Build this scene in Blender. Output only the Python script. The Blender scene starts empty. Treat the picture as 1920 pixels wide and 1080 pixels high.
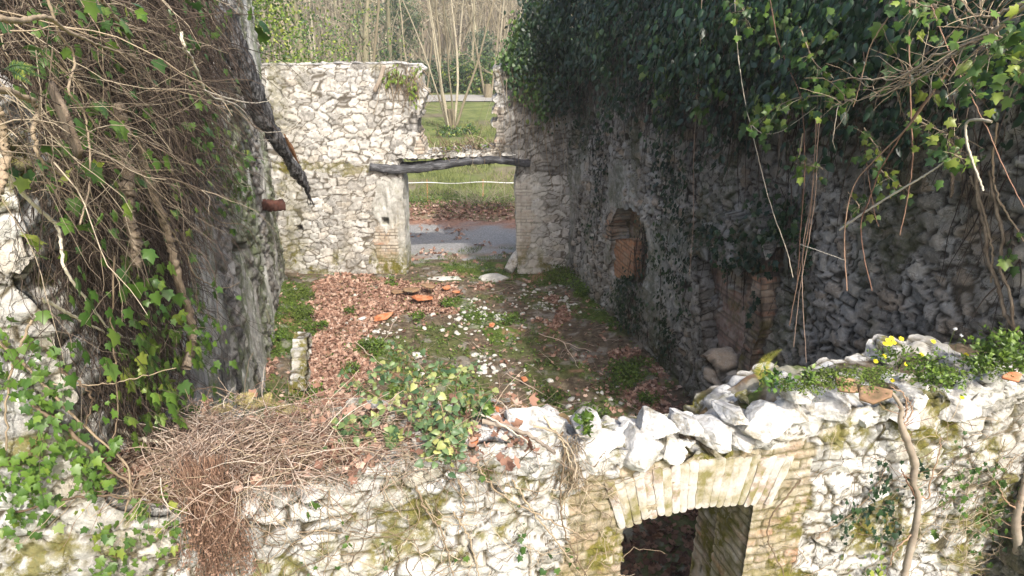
import bpy, math, random
import numpy as np
from mathutils import Vector, Matrix

# ------------------------------------------------------------------ camera, sky, sun
S = bpy.context.scene
C = S.collection
CAMH, PITCH, FPX = 4.9, math.radians(21.7), 1280.0
cd = bpy.data.cameras.new('camera'); cam = bpy.data.objects.new('camera', cd); C.objects.link(cam)
cam.location = (0, 0, CAMH); cam.rotation_euler = (math.radians(90) - PITCH, 0, 0)
cd.sensor_width = 36; cd.lens = 24.0; cd.clip_start = 0.05; cd.clip_end = 1500
S.camera = cam
SUN_EL = math.radians(44); SX, SY = 0.41, -0.912           # horizontal direction towards the sun
w = bpy.data.worlds.new('World'); S.world = w; w.use_nodes = True
wn = w.node_tree.nodes; bg = wn['Background']; sky = wn.new('ShaderNodeTexSky')
sky.sky_type = 'NISHITA'; sky.sun_disc = False; sky.sun_elevation = SUN_EL
sky.sun_rotation = math.atan2(SX, SY); sky.air_density = 1.0; sky.dust_density = 4.5; sky.ozone_density = .4
w.node_tree.links.new(sky.outputs[0], bg.inputs[0]); bg.inputs[1].default_value = 0.15
sl = bpy.data.lights.new('sun', 'SUN'); sl.energy = 2.5; sl.angle = math.radians(0.9); sl.color = (1, .955, .88)
so = bpy.data.objects.new('sun', sl); C.objects.link(so)
so.rotation_euler = Vector((SX*math.cos(SUN_EL), SY*math.cos(SUN_EL), math.sin(SUN_EL))).to_track_quat('Z', 'Y').to_euler()
S.view_settings.view_transform = 'Standard'; S.view_settings.look = 'None'
S.view_settings.exposure = 1.18; S.view_settings.gamma = 1
S.cycles.use_denoising = True; S.cycles.max_bounces = 6; S.cycles.diffuse_bounces = 3
S.cycles.transparent_max_bounces = 4; S.cycles.sample_clamp_indirect = 6

# ------------------------------------------------------------------ measuring: photograph pixels -> points on real surfaces
O0 = np.array([0, 0, CAMH])
def ray(x, y):
    a = (x-960)/FPX; b = (540-y)/FPX
    return np.array([a, math.cos(PITCH)+b*math.sin(PITCH), -math.sin(PITCH)+b*math.cos(PITCH)])
def onpl(x, y, P, N):
    d = ray(x, y); P = np.array(P, float); N = np.array(N, float)
    return O0 + d*np.dot(P-O0, N)/np.dot(d, N)
def unit(v): v = np.array(v, float); return v/np.linalg.norm(v)
class Frame:                                                 # a wall's own axes: u along, n out of the face, z up
    def __init__(s, O, D):
        s.O = np.array(O, float); s.D = unit(D); s.N = np.array([s.D[1], -s.D[0], 0])
    def uz(s, x, y, off=0):
        p = onpl(x, y, s.O+s.N*off, s.N); return float(np.dot(p-s.O, s.D)), float(p[2])
    def p(s, u, z, off=0): return s.O+s.D*u+s.N*off+np.array([0, 0, z])
    def poly(s, pts, off=0): return [s.uz(*q, off) for q in pts]
FW = Frame((0, 3.0, 0), (.973, .23, 0))                      # near wall, n towards the camera
BW = Frame((-4.75, 13.1, 0), (1, 0, 0))                      # far wall
RW = Frame((1.1-.5*.238, 13.2+.5*.971, 0), (.238, -.971, 0)) # right wall: n = (-.971,-.238)
LW = Frame((-3.49+1.6*.2409, 8.28-1.6*.9705*1, 0), (-.2409, .9705, 0))
LW.O = np.array([-3.49, 8.28, 0]) - LW.D*6.4                 # left wall starts near the camera
def onz(x, y, z=0): return onpl(x, y, (0, 0, z), (0, 0, 1))
def ony(x, y, Y): return onpl(x, y, (0, Y, 0), (0, 1, 0))

# ------------------------------------------------------------------ noise
M32 = np.uint32(0xffffffff)
def hsh(ix, iy, iz, k=0):
    with np.errstate(over='ignore'):
        n = (ix.astype(np.int64)*73856093) ^ (iy.astype(np.int64)*19349663) ^ (iz.astype(np.int64)*83492791) ^ (k*2654435761)
        n = (n & 0xffffffff).astype(np.uint32)
        n ^= n >> np.uint32(16); n = n*np.uint32(0x7feb352d); n ^= n >> np.uint32(15); n = n*np.uint32(0x846ca68b); n ^= n >> np.uint32(16)
    return n.astype(np.float64)/4294967295.0
def vn(x, y, z, k=0):
    fx, fy, fz = np.floor(x), np.floor(y), np.floor(z); tx, ty, tz = x-fx, y-fy, z-fz
    tx, ty, tz = [t*t*(3-2*t) for t in (tx, ty, tz)]; r = 0
    for a in (0, 1):
        for b in (0, 1):
            for c in (0, 1):
                r = r + hsh(fx+a, fy+b, fz+c, k)*(tx if a else 1-tx)*(ty if b else 1-ty)*(tz if c else 1-tz)
    return r
def fbm(x, y, z, o=4, k=0):
    x, y, z = np.broadcast_arrays(*[np.asarray(q, float) for q in (x, y, z)])
    r = 0; a = .5; t = 0
    for i in range(o):
        r = r+a*vn(x*2**i, y*2**i, z*2**i, k+i); t += a; a *= .55
    return r/t
def worley(x, y, z, k=0, jit=.85):
    fx, fy, fz = np.floor(x), np.floor(y), np.floor(z)
    F1 = np.full(x.shape, 9.); F2 = F1.copy(); I = np.zeros(x.shape); sd = np.zeros(x.shape+(3,))
    for a in (-1, 0, 1):
        for b in (-1, 0, 1):
            for c in (-1, 0, 1):
                gx, gy, gz = fx+a, fy+b, fz+c
                px = gx+.5+(hsh(gx, gy, gz, k+1)-.5)*jit; py = gy+.5+(hsh(gx, gy, gz, k+2)-.5)*jit; pz = gz+.5+(hsh(gx, gy, gz, k+3)-.5)*jit
                d = np.sqrt((px-x)**2+(py-y)**2+(pz-z)**2)
                m = d < F1
                F2 = np.where(m, F1, np.minimum(F2, d)); I = np.where(m, hsh(gx, gy, gz, k+4), I)
                for q, v in enumerate((px, py, pz)): sd[..., q] = np.where(m, v, sd[..., q])
                F1 = np.where(m, d, F1)
    return F1, F2, I, sd
def sst(a, b, x):
    t = np.clip((x-a)/(b-a), 0, 1); return t*t*(3-2*t)
def inpoly(u, z, poly):
    r = np.zeros(np.shape(u), bool); n = len(poly); j = n-1
    for i in range(n):
        x1, y1 = poly[i]; x2, y2 = poly[j]
        c = ((y1 > z) != (y2 > z)) & (u < (x2-x1)*(z-y1)/((y2-y1) or 1e-9)+x1); r ^= c; j = i
    return r

# ------------------------------------------------------------------ materials
def mat(name): 
    m = bpy.data.materials.new(name); m.use_nodes = True; nt = m.node_tree
    return m, nt, nt.nodes['Principled BSDF']
class NT:
    def __init__(s, nt): s.nt = nt
    def n(s, t, **k):
        x = s.nt.nodes.new(t)
        for a, v in k.items(): setattr(x, a, v)
        return x
    def l(s, a, b): s.nt.links.new(a, b)
    def noise(s, sc, det=5, rough=.6, stretch=None, vec=None):
        tc = s.n('ShaderNodeTexCoord'); o = vec or tc.outputs['Object']
        if stretch:
            mp = s.n('ShaderNodeMapping'); mp.inputs['Scale'].default_value = stretch; s.l(o, mp.inputs[0]); o = mp.outputs[0]
        x = s.n('ShaderNodeTexNoise'); x.inputs['Scale'].default_value = sc; x.inputs['Detail'].default_value = det; x.inputs['Roughness'].default_value = rough
        s.l(o, x.inputs['Vector']); return x.outputs['Fac']
    def ramp(s, fac, stops):
        r = s.n('ShaderNodeValToRGB'); e = r.color_ramp.elements
        while len(e) < len(stops): e.new(.5)
        for q, (p, c) in zip(e, stops): q.position = p; q.color = (*c, 1) if len(c) == 3 else c
        s.l(fac, r.inputs[0]); return r.outputs[0]
    def mix(s, fac, a, b, mode='MIX'):
        x = s.n('ShaderNodeMix', data_type='RGBA', blend_type=mode)
        for sock, v in ((x.inputs[0], fac), (x.inputs[6], a), (x.inputs[7], b)):
            if hasattr(v, 'links'): s.l(v, sock)
            elif isinstance(v, (int, float)): sock.default_value = v
            else: sock.default_value = (*v, 1)
        return x.outputs[2]
    def attr(s, name):
        a = s.n('ShaderNodeAttribute', attribute_name=name); sp = s.n('ShaderNodeSeparateColor'); s.l(a.outputs['Color'], sp.inputs[0]); return sp.outputs
    def math(s, op, a, b=0.):
        x = s.n('ShaderNodeMath', operation=op)
        for i, v in enumerate((a, b)):
            if hasattr(v, 'links'): s.l(v, x.inputs[i])
            else: x.inputs[i].default_value = v
        return x.outputs[0]
    def bump(s, h, st, dist, bsdf):
        b = s.n('ShaderNodeBump'); b.inputs['Strength'].default_value = st; b.inputs['Distance'].default_value = dist
        s.l(h, b.inputs['Height']); s.l(b.outputs[0], bsdf.inputs['Normal'])

GREY = [(0, (.17, .165, .155)), (.3, (.27, .265, .25)), (.6, (.36, .35, .33)), (.85, (.45, .44, .42)), (1, (.33, .29, .24))]
WHITE = [(0, (.33, .325, .31)), (.3, (.55, .545, .53)), (.65, (.7, .695, .68)), (1, (.5, .46, .39))]
PALE = [(0, (.3, .29, .27)), (.3, (.5, .49, .465)), (.65, (.66, .645, .61)), (1, (.48, .44, .38))]
DARKS = [(0, (.23, .22, .2)), (.35, (.38, .365, .335)), (.7, (.53, .51, .47)), (1, (.4, .32, .24))]
def masonry_mat(name, stones, mortar, lime=0, dirt=(.12, .09, .06), dirt_amt=.35, streak=(1, 1, .25), mossc=((.10, .105, .02), (.19, .16, .04)), brickc=((.33, .24, .17), (.42, .32, .22), (.36, .21, .13), (.5, .43, .33), (.44, .17, .08))):
    m, nt, b = mat(name); g = NT(nt)
    A = g.attr('A'); B = g.attr('B')
    st = g.ramp(A[0], stones)
    fine = g.noise(14, 6, .7); st = g.mix(g.math('MULTIPLY', g.ramp(fine, [(.42, (0, 0, 0)), (.72, (1, 1, 1))]), .45), st, tuple(c*.45 for c in stones[0][1]))
    veins = g.noise(45, 4, .7); st = g.mix(g.math('MULTIPLY', g.ramp(veins, [(.5, (0, 0, 0)), (.75, (1, 1, 1))]), .5), st, tuple(min(1, c*1.15) for c in stones[2][1]))
    vt = g.n('ShaderNodeTexVoronoi', feature='DISTANCE_TO_EDGE'); vt.inputs['Scale'].default_value = 9
    tc = g.n('ShaderNodeTexCoord'); nz = g.n('ShaderNodeTexNoise'); nz.inputs['Scale'].default_value = 6; nz.inputs['Detail'].default_value = 6; g.l(tc.outputs['Object'], nz.inputs['Vector'])
    vm = g.n('ShaderNodeVectorMath', operation='MULTIPLY_ADD'); g.l(nz.outputs['Color'], vm.inputs[0]); vm.inputs[1].default_value = (.35, .35, .35); g.l(tc.outputs['Object'], vm.inputs[2]); g.l(vm.outputs[0], vt.inputs['Vector'])
    crack = g.math('MULTIPLY', g.ramp(vt.outputs[0], [(0, (1, 1, 1)), (.035, (0, 0, 0))]), g.ramp(g.noise(3, 3), [(.45, (0, 0, 0)), (.6, (1, 1, 1))]))
    st = g.mix(g.math('MULTIPLY', crack, .7), st, tuple(c*.3 for c in stones[0][1]))
    mo = g.mix(g.noise(20, 4), mortar, tuple(c*.5 for c in mortar))
    c = g.mix(A[1], mo, st)
    br = g.ramp(A[0], list(zip((0, .3, .55, .8, 1), brickc)))
    br = g.mix(g.math('MULTIPLY', g.ramp(g.noise(25, 5, .7), [(.35, (0, 0, 0)), (.7, (1, 1, 1))]), .6), br, (.45, .42, .36))
    br = g.mix(g.math('MULTIPLY', g.ramp(g.noise(4, 6, .7), [(.38, (0, 0, 0)), (.55, (1, 1, 1))]), lime), br, (.58, .55, .49))
    br = g.mix(A[1], tuple(min(1, q*1.1) for q in mortar), br)
    c = g.mix(B[0], c, br)
    pl = g.ramp(g.noise(5, 7, .7, (1, 1, .5)), [(.3, (.24, .235, .21)), (.45, (.42, .43, .4)), (.55, (.6, .6, .58)), (.62, (.36, .38, .29)), (.75, (.55, .54, .5))])
    c = g.mix(B[1], c, pl)
    dn = g.ramp(g.noise(1.7, 7, .72, streak), [(.48, (0, 0, 0)), (.68, (1, 1, 1))])
    c = g.mix(g.math('MULTIPLY', dn, dirt_amt), c, dirt)
    soot_shade = g.math('MULTIPLY', B[2], g.ramp(g.noise(6, 6, .7, (1, 1, .35)), [(.35, (.15,)*3), (.62, (1,)*3)]))  # sooty blackening, and painted shade on the far wall
    c = g.mix(soot_shade, c, (.02, .02, .021))
    ms = g.ramp(g.noise(28, 4, .7), [(.3, mossc[0]), (.7, mossc[1])])
    mf = g.math('MULTIPLY', A[2], g.ramp(g.noise(9, 6, .75), [(.38, (.0,)*3), (.52, (1,)*3)]))
    c = g.mix(mf, c, ms)
    g.l(c, b.inputs['Base Color']); b.inputs['Roughness'].default_value = .92; b.inputs['Specular IOR Level'].default_value = .25
    h = g.math('ADD', g.math('MULTIPLY', g.noise(60, 6, .75), .6), g.noise(18, 5, .7)); h = g.math('SUBTRACT', h, g.math('MULTIPLY', crack, .5)); g.bump(h, 1, .018 if lime else .03, b)
    return m
def simple_mat(name, stops, sc=8, det=5, rough=.85, bump=.4, bd=.01, stretch=None, rnd=0., transl=0., spec=.3, extra=None):
    """colour = ramp over (noise mixed with the per-piece random attribute R)"""
    m, nt, b = mat(name); g = NT(nt)
    f = g.noise(sc, det, .65, stretch)
    if rnd:
        a = g.n('ShaderNodeAttribute', attribute_name='R')
        f = g.math('ADD', g.math('MULTIPLY', a.outputs['Fac'], rnd), g.math('MULTIPLY', f, 1-rnd))
    c = g.ramp(f, stops)
    if extra: c = extra(g, c)
    g.l(c, b.inputs['Base Color']); b.inputs['Roughness'].default_value = rough; b.inputs['Specular IOR Level'].default_value = spec
    if bump: g.bump(g.noise(sc*3, det, .7, stretch), bump, bd, b)
    if transl:
        t = g.n('ShaderNodeBsdfTranslucent'); g.l(c, t.inputs[0]); x = g.n('ShaderNodeMixShader'); x.inputs[0].default_value = transl
        g.l(b.outputs[0], x.inputs[1]); g.l(t.outputs[0], x.inputs[2]); g.l(x.outputs[0], nt.nodes['Material Output'].inputs[0])
    return m
M = {}
M['front'] = masonry_mat('limewashed_rubble', WHITE, (.11, .093, .06), .5, dirt=(.2, .165, .085), dirt_amt=.45)
M['far'] = masonry_mat('pale_rubble', PALE, (.17, .15, .12), .8, dirt=(.2, .17, .12), dirt_amt=.45)
M['side'] = masonry_mat('grey_rubble', DARKS, (.05, .045, .037), dirt=(.17, .135, .09), dirt_amt=.5, mossc=((.03, .045, .012), (.07, .085, .025)))
M['left'] = masonry_mat('old_render', GREY, (.16, .15, .13), dirt=(.09, .08, .06), dirt_amt=.6, streak=(1.8, 1.8, .5), mossc=((.07, .1, .03), (.16, .2, .09)))
M['brick'] = masonry_mat('brickwork', [(0, (.2, .1, .07)), (.4, (.26, .14, .1)), (.8, (.3, .2, .16)), (1, (.2, .15, .13))], (.2, .16, .13), dirt_amt=.5)
M['voussoir'] = simple_mat('voussoir_brick', [(.35, (.17, .155, .06)), (.42, (.31, .28, .2)), (.49, (.41, .39, .345)), (.56, (.47, .45, .41)), (.61, (.33, .27, .23)), (.68, (.2, .18, .08))], 5, 9, .9, 1, .015, rnd=.2)
M['coping'] = simple_mat('white_limestone', [(.3, (.2, .19, .165)), (.40, (.42, .41, .39)), (.5, (.6, .595, .575)), (.62, (.64, .635, .62)), (.75, (.44, .42, .38))], 11, 10, .9, 1, .02, rnd=.12, extra=lambda g, c: g.mix(g.math('MULTIPLY', g.ramp(g.noise(5, 8, .75), [(.5, (0, 0, 0)), (.62, (1, 1, 1))]), .75), c, (.2, .17, .1)))
M['pebble'] = simple_mat('pale_pebble', [(.2, (.3, .29, .26)), (.5, (.5, .49, .45)), (.8, (.66, .65, .61))], 9, 4, .9, .4, rnd=.2)
M['tile'] = simple_mat('broken_roof_tile', [(.3, (.2, .07, .035)), (.45, (.4, .14, .06)), (.58, (.46, .22, .12)), (.75, (.28, .2, .13))], 9, 6, .85, .5)
M['tan_tile'] = simple_mat('weathered_tile', [(.3, (.1, .08, .04)), (.45, (.23, .14, .08)), (.55, (.3, .19, .11)), (.65, (.17, .14, .09))], 9, 6, .85, .5)
M['char'] = simple_mat('charred_wood', [(.35, (.012, .012, .013)), (.48, (.035, .034, .035)), (.58, (.17, .17, .175)), (.68, (.05, .045, .04))], 5, 7, .8, 1, .02, stretch=(5, 5, 1.2))
M['charbeam'] = simple_mat('charred_lintel', [(.3, (.02, .02, .022)), (.5, (.06, .062, .068)), (.68, (.2, .205, .22)), (.85, (.07, .07, .075))], 3, 7, .8, 1, .02, stretch=(1.2, 6, 6))
M['rawwood'] = simple_mat('exposed_wood', [(.35, (.08, .04, .02)), (.5, (.3, .15, .07)), (.65, (.16, .08, .05))], 5, 6, .8, .7, .01, stretch=(6, 6, 1))
M['redwood'] = simple_mat('rotten_beam_end', [(.3, (.02, .012, .01)), (.55, (.08, .03, .02)), (.8, (.13, .06, .04))], 5, 6, .8, .7, .01)
M['drystem'] = simple_mat('dry_ivy_stem', [(.15, (.10, .07, .045)), (.45, (.22, .165, .11)), (.7, (.36, .29, .2)), (.9, (.5, .43, .33))], 8, 4, .85, .5, .004, rnd=.7)
M['tangle'] = simple_mat('brown_ivy_stem', [(.15, (.035, .025, .018)), (.45, (.085, .062, .045)), (.7, (.16, .125, .09)), (.9, (.3, .25, .18))], 8, 4, .85, .5, .004, rnd=.8)
M['darkstem'] = simple_mat('dead_dark_stem', [(.15, (.02, .014, .011)), (.5, (.052, .037, .028)), (.85, (.12, .09, .07))], 8, 4, .9, .5, .004, rnd=.7)
M['bark'] = simple_mat('flaking_bark', [(.3, (.09, .065, .045)), (.5, (.22, .17, .12)), (.75, (.38, .31, .23))], 10, 7, .9, 1, .02, stretch=(2, 2, .7), rnd=.1)
M['greybark'] = simple_mat('smooth_grey_bark', [(.25, (.16, .13, .1)), (.5, (.3, .25, .2)), (.8, (.42, .38, .32))], 6, 6, .85, .4, .006)
M['farbark'] = simple_mat('woodland_bark', [(.2, (.13, .11, .07)), (.5, (.25, .215, .15)), (.8, (.38, .345, .26))], 2, 5, .9, .3, rnd=.5)
M['farbark2'] = simple_mat('green_grey_bark', [(.2, (.08, .08, .05)), (.5, (.17, .155, .1)), (.8, (.26, .235, .16))], 2, 5, .9, .3, rnd=.5)
M['redtwig'] = simple_mat('bramble_cane', [(.2, (.11, .06, .04)), (.5, (.22, .12, .08)), (.8, (.36, .25, .17))], 4, 4, .7, .3, rnd=.6)
M['palecane'] = simple_mat('pale_dead_cane', [(.2, (.4, .34, .25)), (.6, (.62, .56, .45))], 9, 4, .8, .3, rnd=.3)
LEAFM = dict(rough=.42, bump=.25, bd=.003, rnd=.8, transl=.28, spec=.45)
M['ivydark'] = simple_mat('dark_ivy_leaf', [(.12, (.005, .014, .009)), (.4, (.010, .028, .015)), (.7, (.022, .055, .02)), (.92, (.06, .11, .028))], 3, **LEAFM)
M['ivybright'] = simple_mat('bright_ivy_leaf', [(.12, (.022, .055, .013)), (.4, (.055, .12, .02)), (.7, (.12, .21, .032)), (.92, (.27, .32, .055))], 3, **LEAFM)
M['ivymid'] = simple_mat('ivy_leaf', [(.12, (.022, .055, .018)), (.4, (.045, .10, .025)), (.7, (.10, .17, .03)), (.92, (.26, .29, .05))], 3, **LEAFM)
M['shrub'] = simple_mat('shrub_leaf', [(.12, (.04, .08, .015)), (.4, (.10, .17, .025)), (.7, (.2, .28, .04)), (.92, (.36, .38, .08))], 2, **LEAFM)
M['pine'] = simple_mat('evergreen_leaf', [(.12, (.02, .045, .025)), (.5, (.05, .09, .045)), (.9, (.10, .14, .05))], 2, **LEAFM)
M['bramble'] = simple_mat('bramble_leaf', [(.12, (.05, .10, .045)), (.45, (.11, .18, .075)), (.7, (.17, .24, .09)), (.9, (.42, .42, .14))], 3, **LEAFM)
M['weed'] = simple_mat('weed_leaf', [(.12, (.035, .07, .012)), (.45, (.075, .135, .02)), (.8, (.15, .235, .035))], 3, **LEAFM)
M['grass'] = simple_mat('grass_blade', [(.12, (.08, .095, .03)), (.45, (.14, .17, .05)), (.8, (.26, .28, .1)), (.95, (.42, .38, .22))], .6, 4, .7, 0, rnd=.5, transl=.25)
M['moss'] = simple_mat('moss_tuft', [(.12, (.04, .065, .012)), (.45, (.075, .115, .02)), (.8, (.14, .19, .035))], 2, 4, .8, 0, rnd=.5, transl=.2)
M['fern'] = simple_mat('fern_frond', [(.12, (.17, .2, .025)), (.5, (.3, .3, .045)), (.9, (.4, .34, .09))], 3, 3, .6, 0, rnd=.6, transl=.35)
M['fernold'] = simple_mat('fading_frond', [(.12, (.22, .18, .06)), (.5, (.4, .34, .14)), (.9, (.52, .47, .26))], 3, 3, .7, 0, rnd=.6, transl=.3)
M['ferngreen'] = simple_mat('green_frond', [(.12, (.1, .2, .03)), (.9, (.25, .4, .07))], 3, 3, .6, 0, rnd=.6, transl=.35)
M['deadleaf'] = simple_mat('dead_leaf', [(.12, (.16, .085, .06)), (.4, (.29, .165, .115)), (.7, (.41, .265, .2)), (.92, (.54, .4, .32))], 4, 4, .8, .2, .003, rnd=.8, transl=.12)
M['darkleaf'] = simple_mat('shaded_dead_leaf', [(.12, (.06, .03, .02)), (.5, (.15, .08, .05)), (.92, (.28, .17, .11))], 4, 4, .8, .2, .003, rnd=.8, transl=.1)  # darker copy of the dead leaf, the near wall's shadow put into its colour
M['straw'] = simple_mat('dead_stalk', [(.12, (.15, .1, .075)), (.45, (.31, .22, .165)), (.75, (.46, .37, .3)), (.95, (.62, .55, .47))], 4, 4, .85, 0, rnd=.8)
M['rust'] = simple_mat('brown_dead_fern', [(.12, (.09, .05, .035)), (.5, (.19, .115, .08)), (.9, (.32, .21, .15))], 4, 4, .9, 0, rnd=.8)
M['yellow'] = simple_mat('yellow_petal', [(.2, (.75, .62, .02)), (.8, (.85, .75, .04))], 5, 2, .6, 0, rnd=.5, transl=.3)
M['tape'] = simple_mat('white_tape', [(.2, (.75, .75, .73)), (.8, (.85, .85, .83))], 3, 2, .6, 0)
M['post'] = simple_mat('rusty_post', [(.2, (.35, .16, .08)), (.8, (.5, .25, .12))], 6, 4, .8, .2)
def ground_mat(name, layers, bump=.8, bd=.03):
    m, nt, b = mat(name); g = NT(nt); A = g.attr('A'); c = None
    for k, (stops, sc) in enumerate(layers):
        r = g.ramp(g.noise(sc, 8, .72), stops)
        c = r if c is None else g.mix(A[k-1], c, r)
    g.l(c, b.inputs['Base Color']); b.inputs['Roughness'].default_value = .95; b.inputs['Specular IOR Level'].default_value = .15
    g.bump(g.noise(22, 8, .75), bump, bd, b); return m
M['floor'] = ground_mat('dirt_floor', [([(.3, (.045, .035, .024)), (.5, (.11, .085, .058)), (.62, (.17, .14, .095)), (.78, (.3, .26, .2))], 9),
    ([(.3, (.035, .055, .012)), (.5, (.075, .11, .022)), (.7, (.13, .16, .04))], 14), ([(.3, (.15, .08, .055)), (.5, (.3, .16, .11)), (.7, (.42, .25, .18))], 24), ([(.3, (.2, .19, .17)), (.7, (.4, .38, .34))], 20)])
M['meadow'] = ground_mat('meadow', [([(.3, (.07, .085, .03)), (.5, (.12, .145, .045)), (.68, (.19, .2, .075)), (.8, (.25, .2, .12))], 1.3),
    ([(.3, (.09, .07, .05)), (.5, (.17, .14, .1)), (.7, (.24, .21, .16))], .5), ([(.3, (.13, .09, .06)), (.6, (.26, .19, .13))], 9), ([(.3, (.2, .2, .19)), (.7, (.4, .39, .37))], 5)])
M['path'] = ground_mat('gravel', [([(.3, (.14, .132, .122)), (.5, (.25, .24, .225)), (.7, (.4, .385, .36))], 26),
    ([(.3, (.035, .055, .012)), (.6, (.11, .15, .03))], 14), ([(.3, (.13, .07, .045)), (.6, (.33, .19, .13))], 12), ([(.3, (.2, .19, .17)), (.7, (.4, .38, .34))], 20)], .6, .02)

# ------------------------------------------------------------------ object helpers
def props(o, label=None, cat=None, group=None, kind=None):
    for k, v in (('label', label), ('category', cat), ('group', group), ('kind', kind)):
        if v: o[k] = v
    return o
def thing(name, label, cat, loc=(0, 0, 0), group=None):
    o = bpy.data.objects.new(name, None); C.objects.link(o); o.location = tuple(loc); o.empty_display_size = .1
    return props(o, label, cat, group)
def link(name, me, m, parent=None):
    o = bpy.data.objects.new(name, me); C.objects.link(o)
    if m and not me.materials: me.materials.append(m)
    if parent is not None:
        o.parent = parent; o.matrix_parent_inverse = Matrix.Translation(-Vector(parent.location))
    return o
def mesh_np(name, V, F, attrs=None, smooth=True):
    """V (n,3); F list of arrays, each (m,k)"""
    me = bpy.data.meshes.new(name); V = np.ascontiguousarray(V, np.float32)
    me.vertices.add(len(V)); me.vertices.foreach_set('co', V.ravel())
    F = [f for f in F if len(f)]
    li = np.concatenate([f.ravel() for f in F]).astype(np.int32)
    cnt = np.concatenate([np.full(len(f), f.shape[1]) for f in F]); st = np.concatenate([[0], np.cumsum(cnt)[:-1]]).astype(np.int32)
    me.loops.add(len(li)); me.loops.foreach_set('vertex_index', li)
    me.polygons.add(len(cnt)); me.polygons.foreach_set('loop_start', st)
    me.update(calc_edges=True); me.validate()
    if smooth: me.polygons.foreach_set('use_smooth', np.ones(len(me.polygons), bool))
    for k, v in (attrs or {}).items():
        v = np.asarray(v, np.float32)
        if v.ndim == 2:
            a = me.attributes.new(k, 'FLOAT_COLOR', 'POINT'); a.data.foreach_set('color', np.hstack([v, np.ones((len(v), 1), np.float32)]).ravel())
        else:
            a = me.attributes.new(k, 'FLOAT', 'POINT'); a.data.foreach_set('value', v)
    return me
def nrmz(a): return a/np.maximum(np.linalg.norm(a, axis=-1, keepdims=True), 1e-9)

class Tubes:
    def __init__(s): s.V = []; s.F = []; s.R = []; s.n = 0
    def add(s, P, r0, r1=None, k=4, rnd=None, knob=0):
        P = np.asarray(P, float); n = len(P); r1 = r0 if r1 is None else r1
        T = nrmz(np.gradient(P, axis=0)); ref = np.array([.3, .2, .93]) if abs(T[:, 2]).mean() < .8 else np.array([1., .1, 0])
        A = nrmz(np.cross(T, ref)); B = np.cross(T, A)
        r = np.linspace(r0, r1, n)
        if knob: r = r*(1+knob*(np.random.rand(n)-.5))
        th = np.arange(k)*2*math.pi/k
        ring = P[:, None]+r[:, None, None]*(np.cos(th)[None, :, None]*A[:, None]+np.sin(th)[None, :, None]*B[:, None])
        if knob: ring += r[:, None, None]*(np.random.rand(n, k, 3)-.5)*knob
        s.V.append(ring.reshape(-1, 3))
        i = np.arange(n-1)[:, None]*k; j = np.arange(k)[None]; j2 = (j+1) % k
        s.F.append((np.stack([i+j, i+j2, i+k+j2, i+k+j], -1).reshape(-1, 4)+s.n))
        s.R.append(np.full(n*k, random.random() if rnd is None else rnd)); s.n += n*k
    def build(s, name, m, parent=None):
        if not s.V: return None
        return link(name, mesh_np(name, np.vstack(s.V), [np.vstack(s.F)], {'R': np.concatenate(s.R)}), m, parent)
def wander(p, d, L, n=10, wob=.35, pull=(0, 0, 0), pk=.0):
    P = [np.array(p, float)]; d = unit(d); h = L/(n-1)
    for i in range(n-1):
        d = unit(d+np.random.randn(3)*wob*.5+np.array(pull)*pk); P.append(P[-1]+d*h)
    return np.array(P)
def curve(pts, n=24):
    """smooth interpolation through points (Catmull-Rom)"""
    P = np.array(pts, float); P = np.vstack([2*P[0]-P[1], P, 2*P[-1]-P[-2]]); out = []
    for i in range(1, len(P)-2):
        for t in np.linspace(0, 1, max(2, n//(len(P)-3)), endpoint=False):
            a, b, c, d = P[i-1:i+3]
            out.append(.5*((2*b)+(-a+c)*t+(2*a-5*b+4*c-d)*t*t+(-a+3*b-3*c+d)*t**3))
    out.append(P[-2]); return np.array(out)
def jitter(P, a):
    q = P.copy(); q[1:-1] += np.random.randn(*q[1:-1].shape)*a; return q

# leaf templates: y = towards the tip, z = face normal
def fan(outline, c, fold=.25, droop=.15):
    o = [(x, y) for x, y in outline]+[(-x, y) for x, y in outline[::-1] if abs(x) > 1e-6]
    V = [(c[0], c[1], .03)]+[(x, y, -abs(x)*fold-droop*y*y) for x, y in o]
    F = [(0, i+1, (i+1) % len(o)+1) for i in range(len(o))]
    return np.array(V), np.array(F)
IVY = fan([(0, 0), (.22, -.1), (.46, .02), (.36, .22), (.55, .5), (.27, .55), (0, 1)], (0, .33))
OV = (np.array([(0, 0, 0), (.27, .25, -.06), (.25, .6, -.1), (0, 1, -.14), (-.25, .6, -.1), (-.27, .25, -.06), (0, .45, .04)]),
      np.array([(0, 1, 6), (1, 2, 6), (2, 3, 6), (3, 4, 6), (4, 5, 6), (5, 0, 6)]))
HEART = fan([(0, 0), (.25, -.12), (.42, .08), (.42, .35), (.2, .72), (0, 1)], (0, .3), .3, .2)
DEAD = (np.array([(0, 0, 0), (.3, .15, .14), (.24, .38, -.02), (.42, .6, .2), (.15, .8, .05), (0, 1, .22), (-.2, .8, .12), (-.4, .55, .1), (-.22, .35, -.03), (-.28, .15, .16), (0, .5, -.03)]),
        np.array([(i, (i+1) % 10, 10) for i in range(10)]))
BLADE = (np.array([(-.05, 0, 0), (.05, 0, 0), (.035, .55, .02), (-.035, .55, .02), (0, 1, .12)]), np.array([(0, 1, 2), (0, 2, 3), (3, 2, 4)]))
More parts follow.
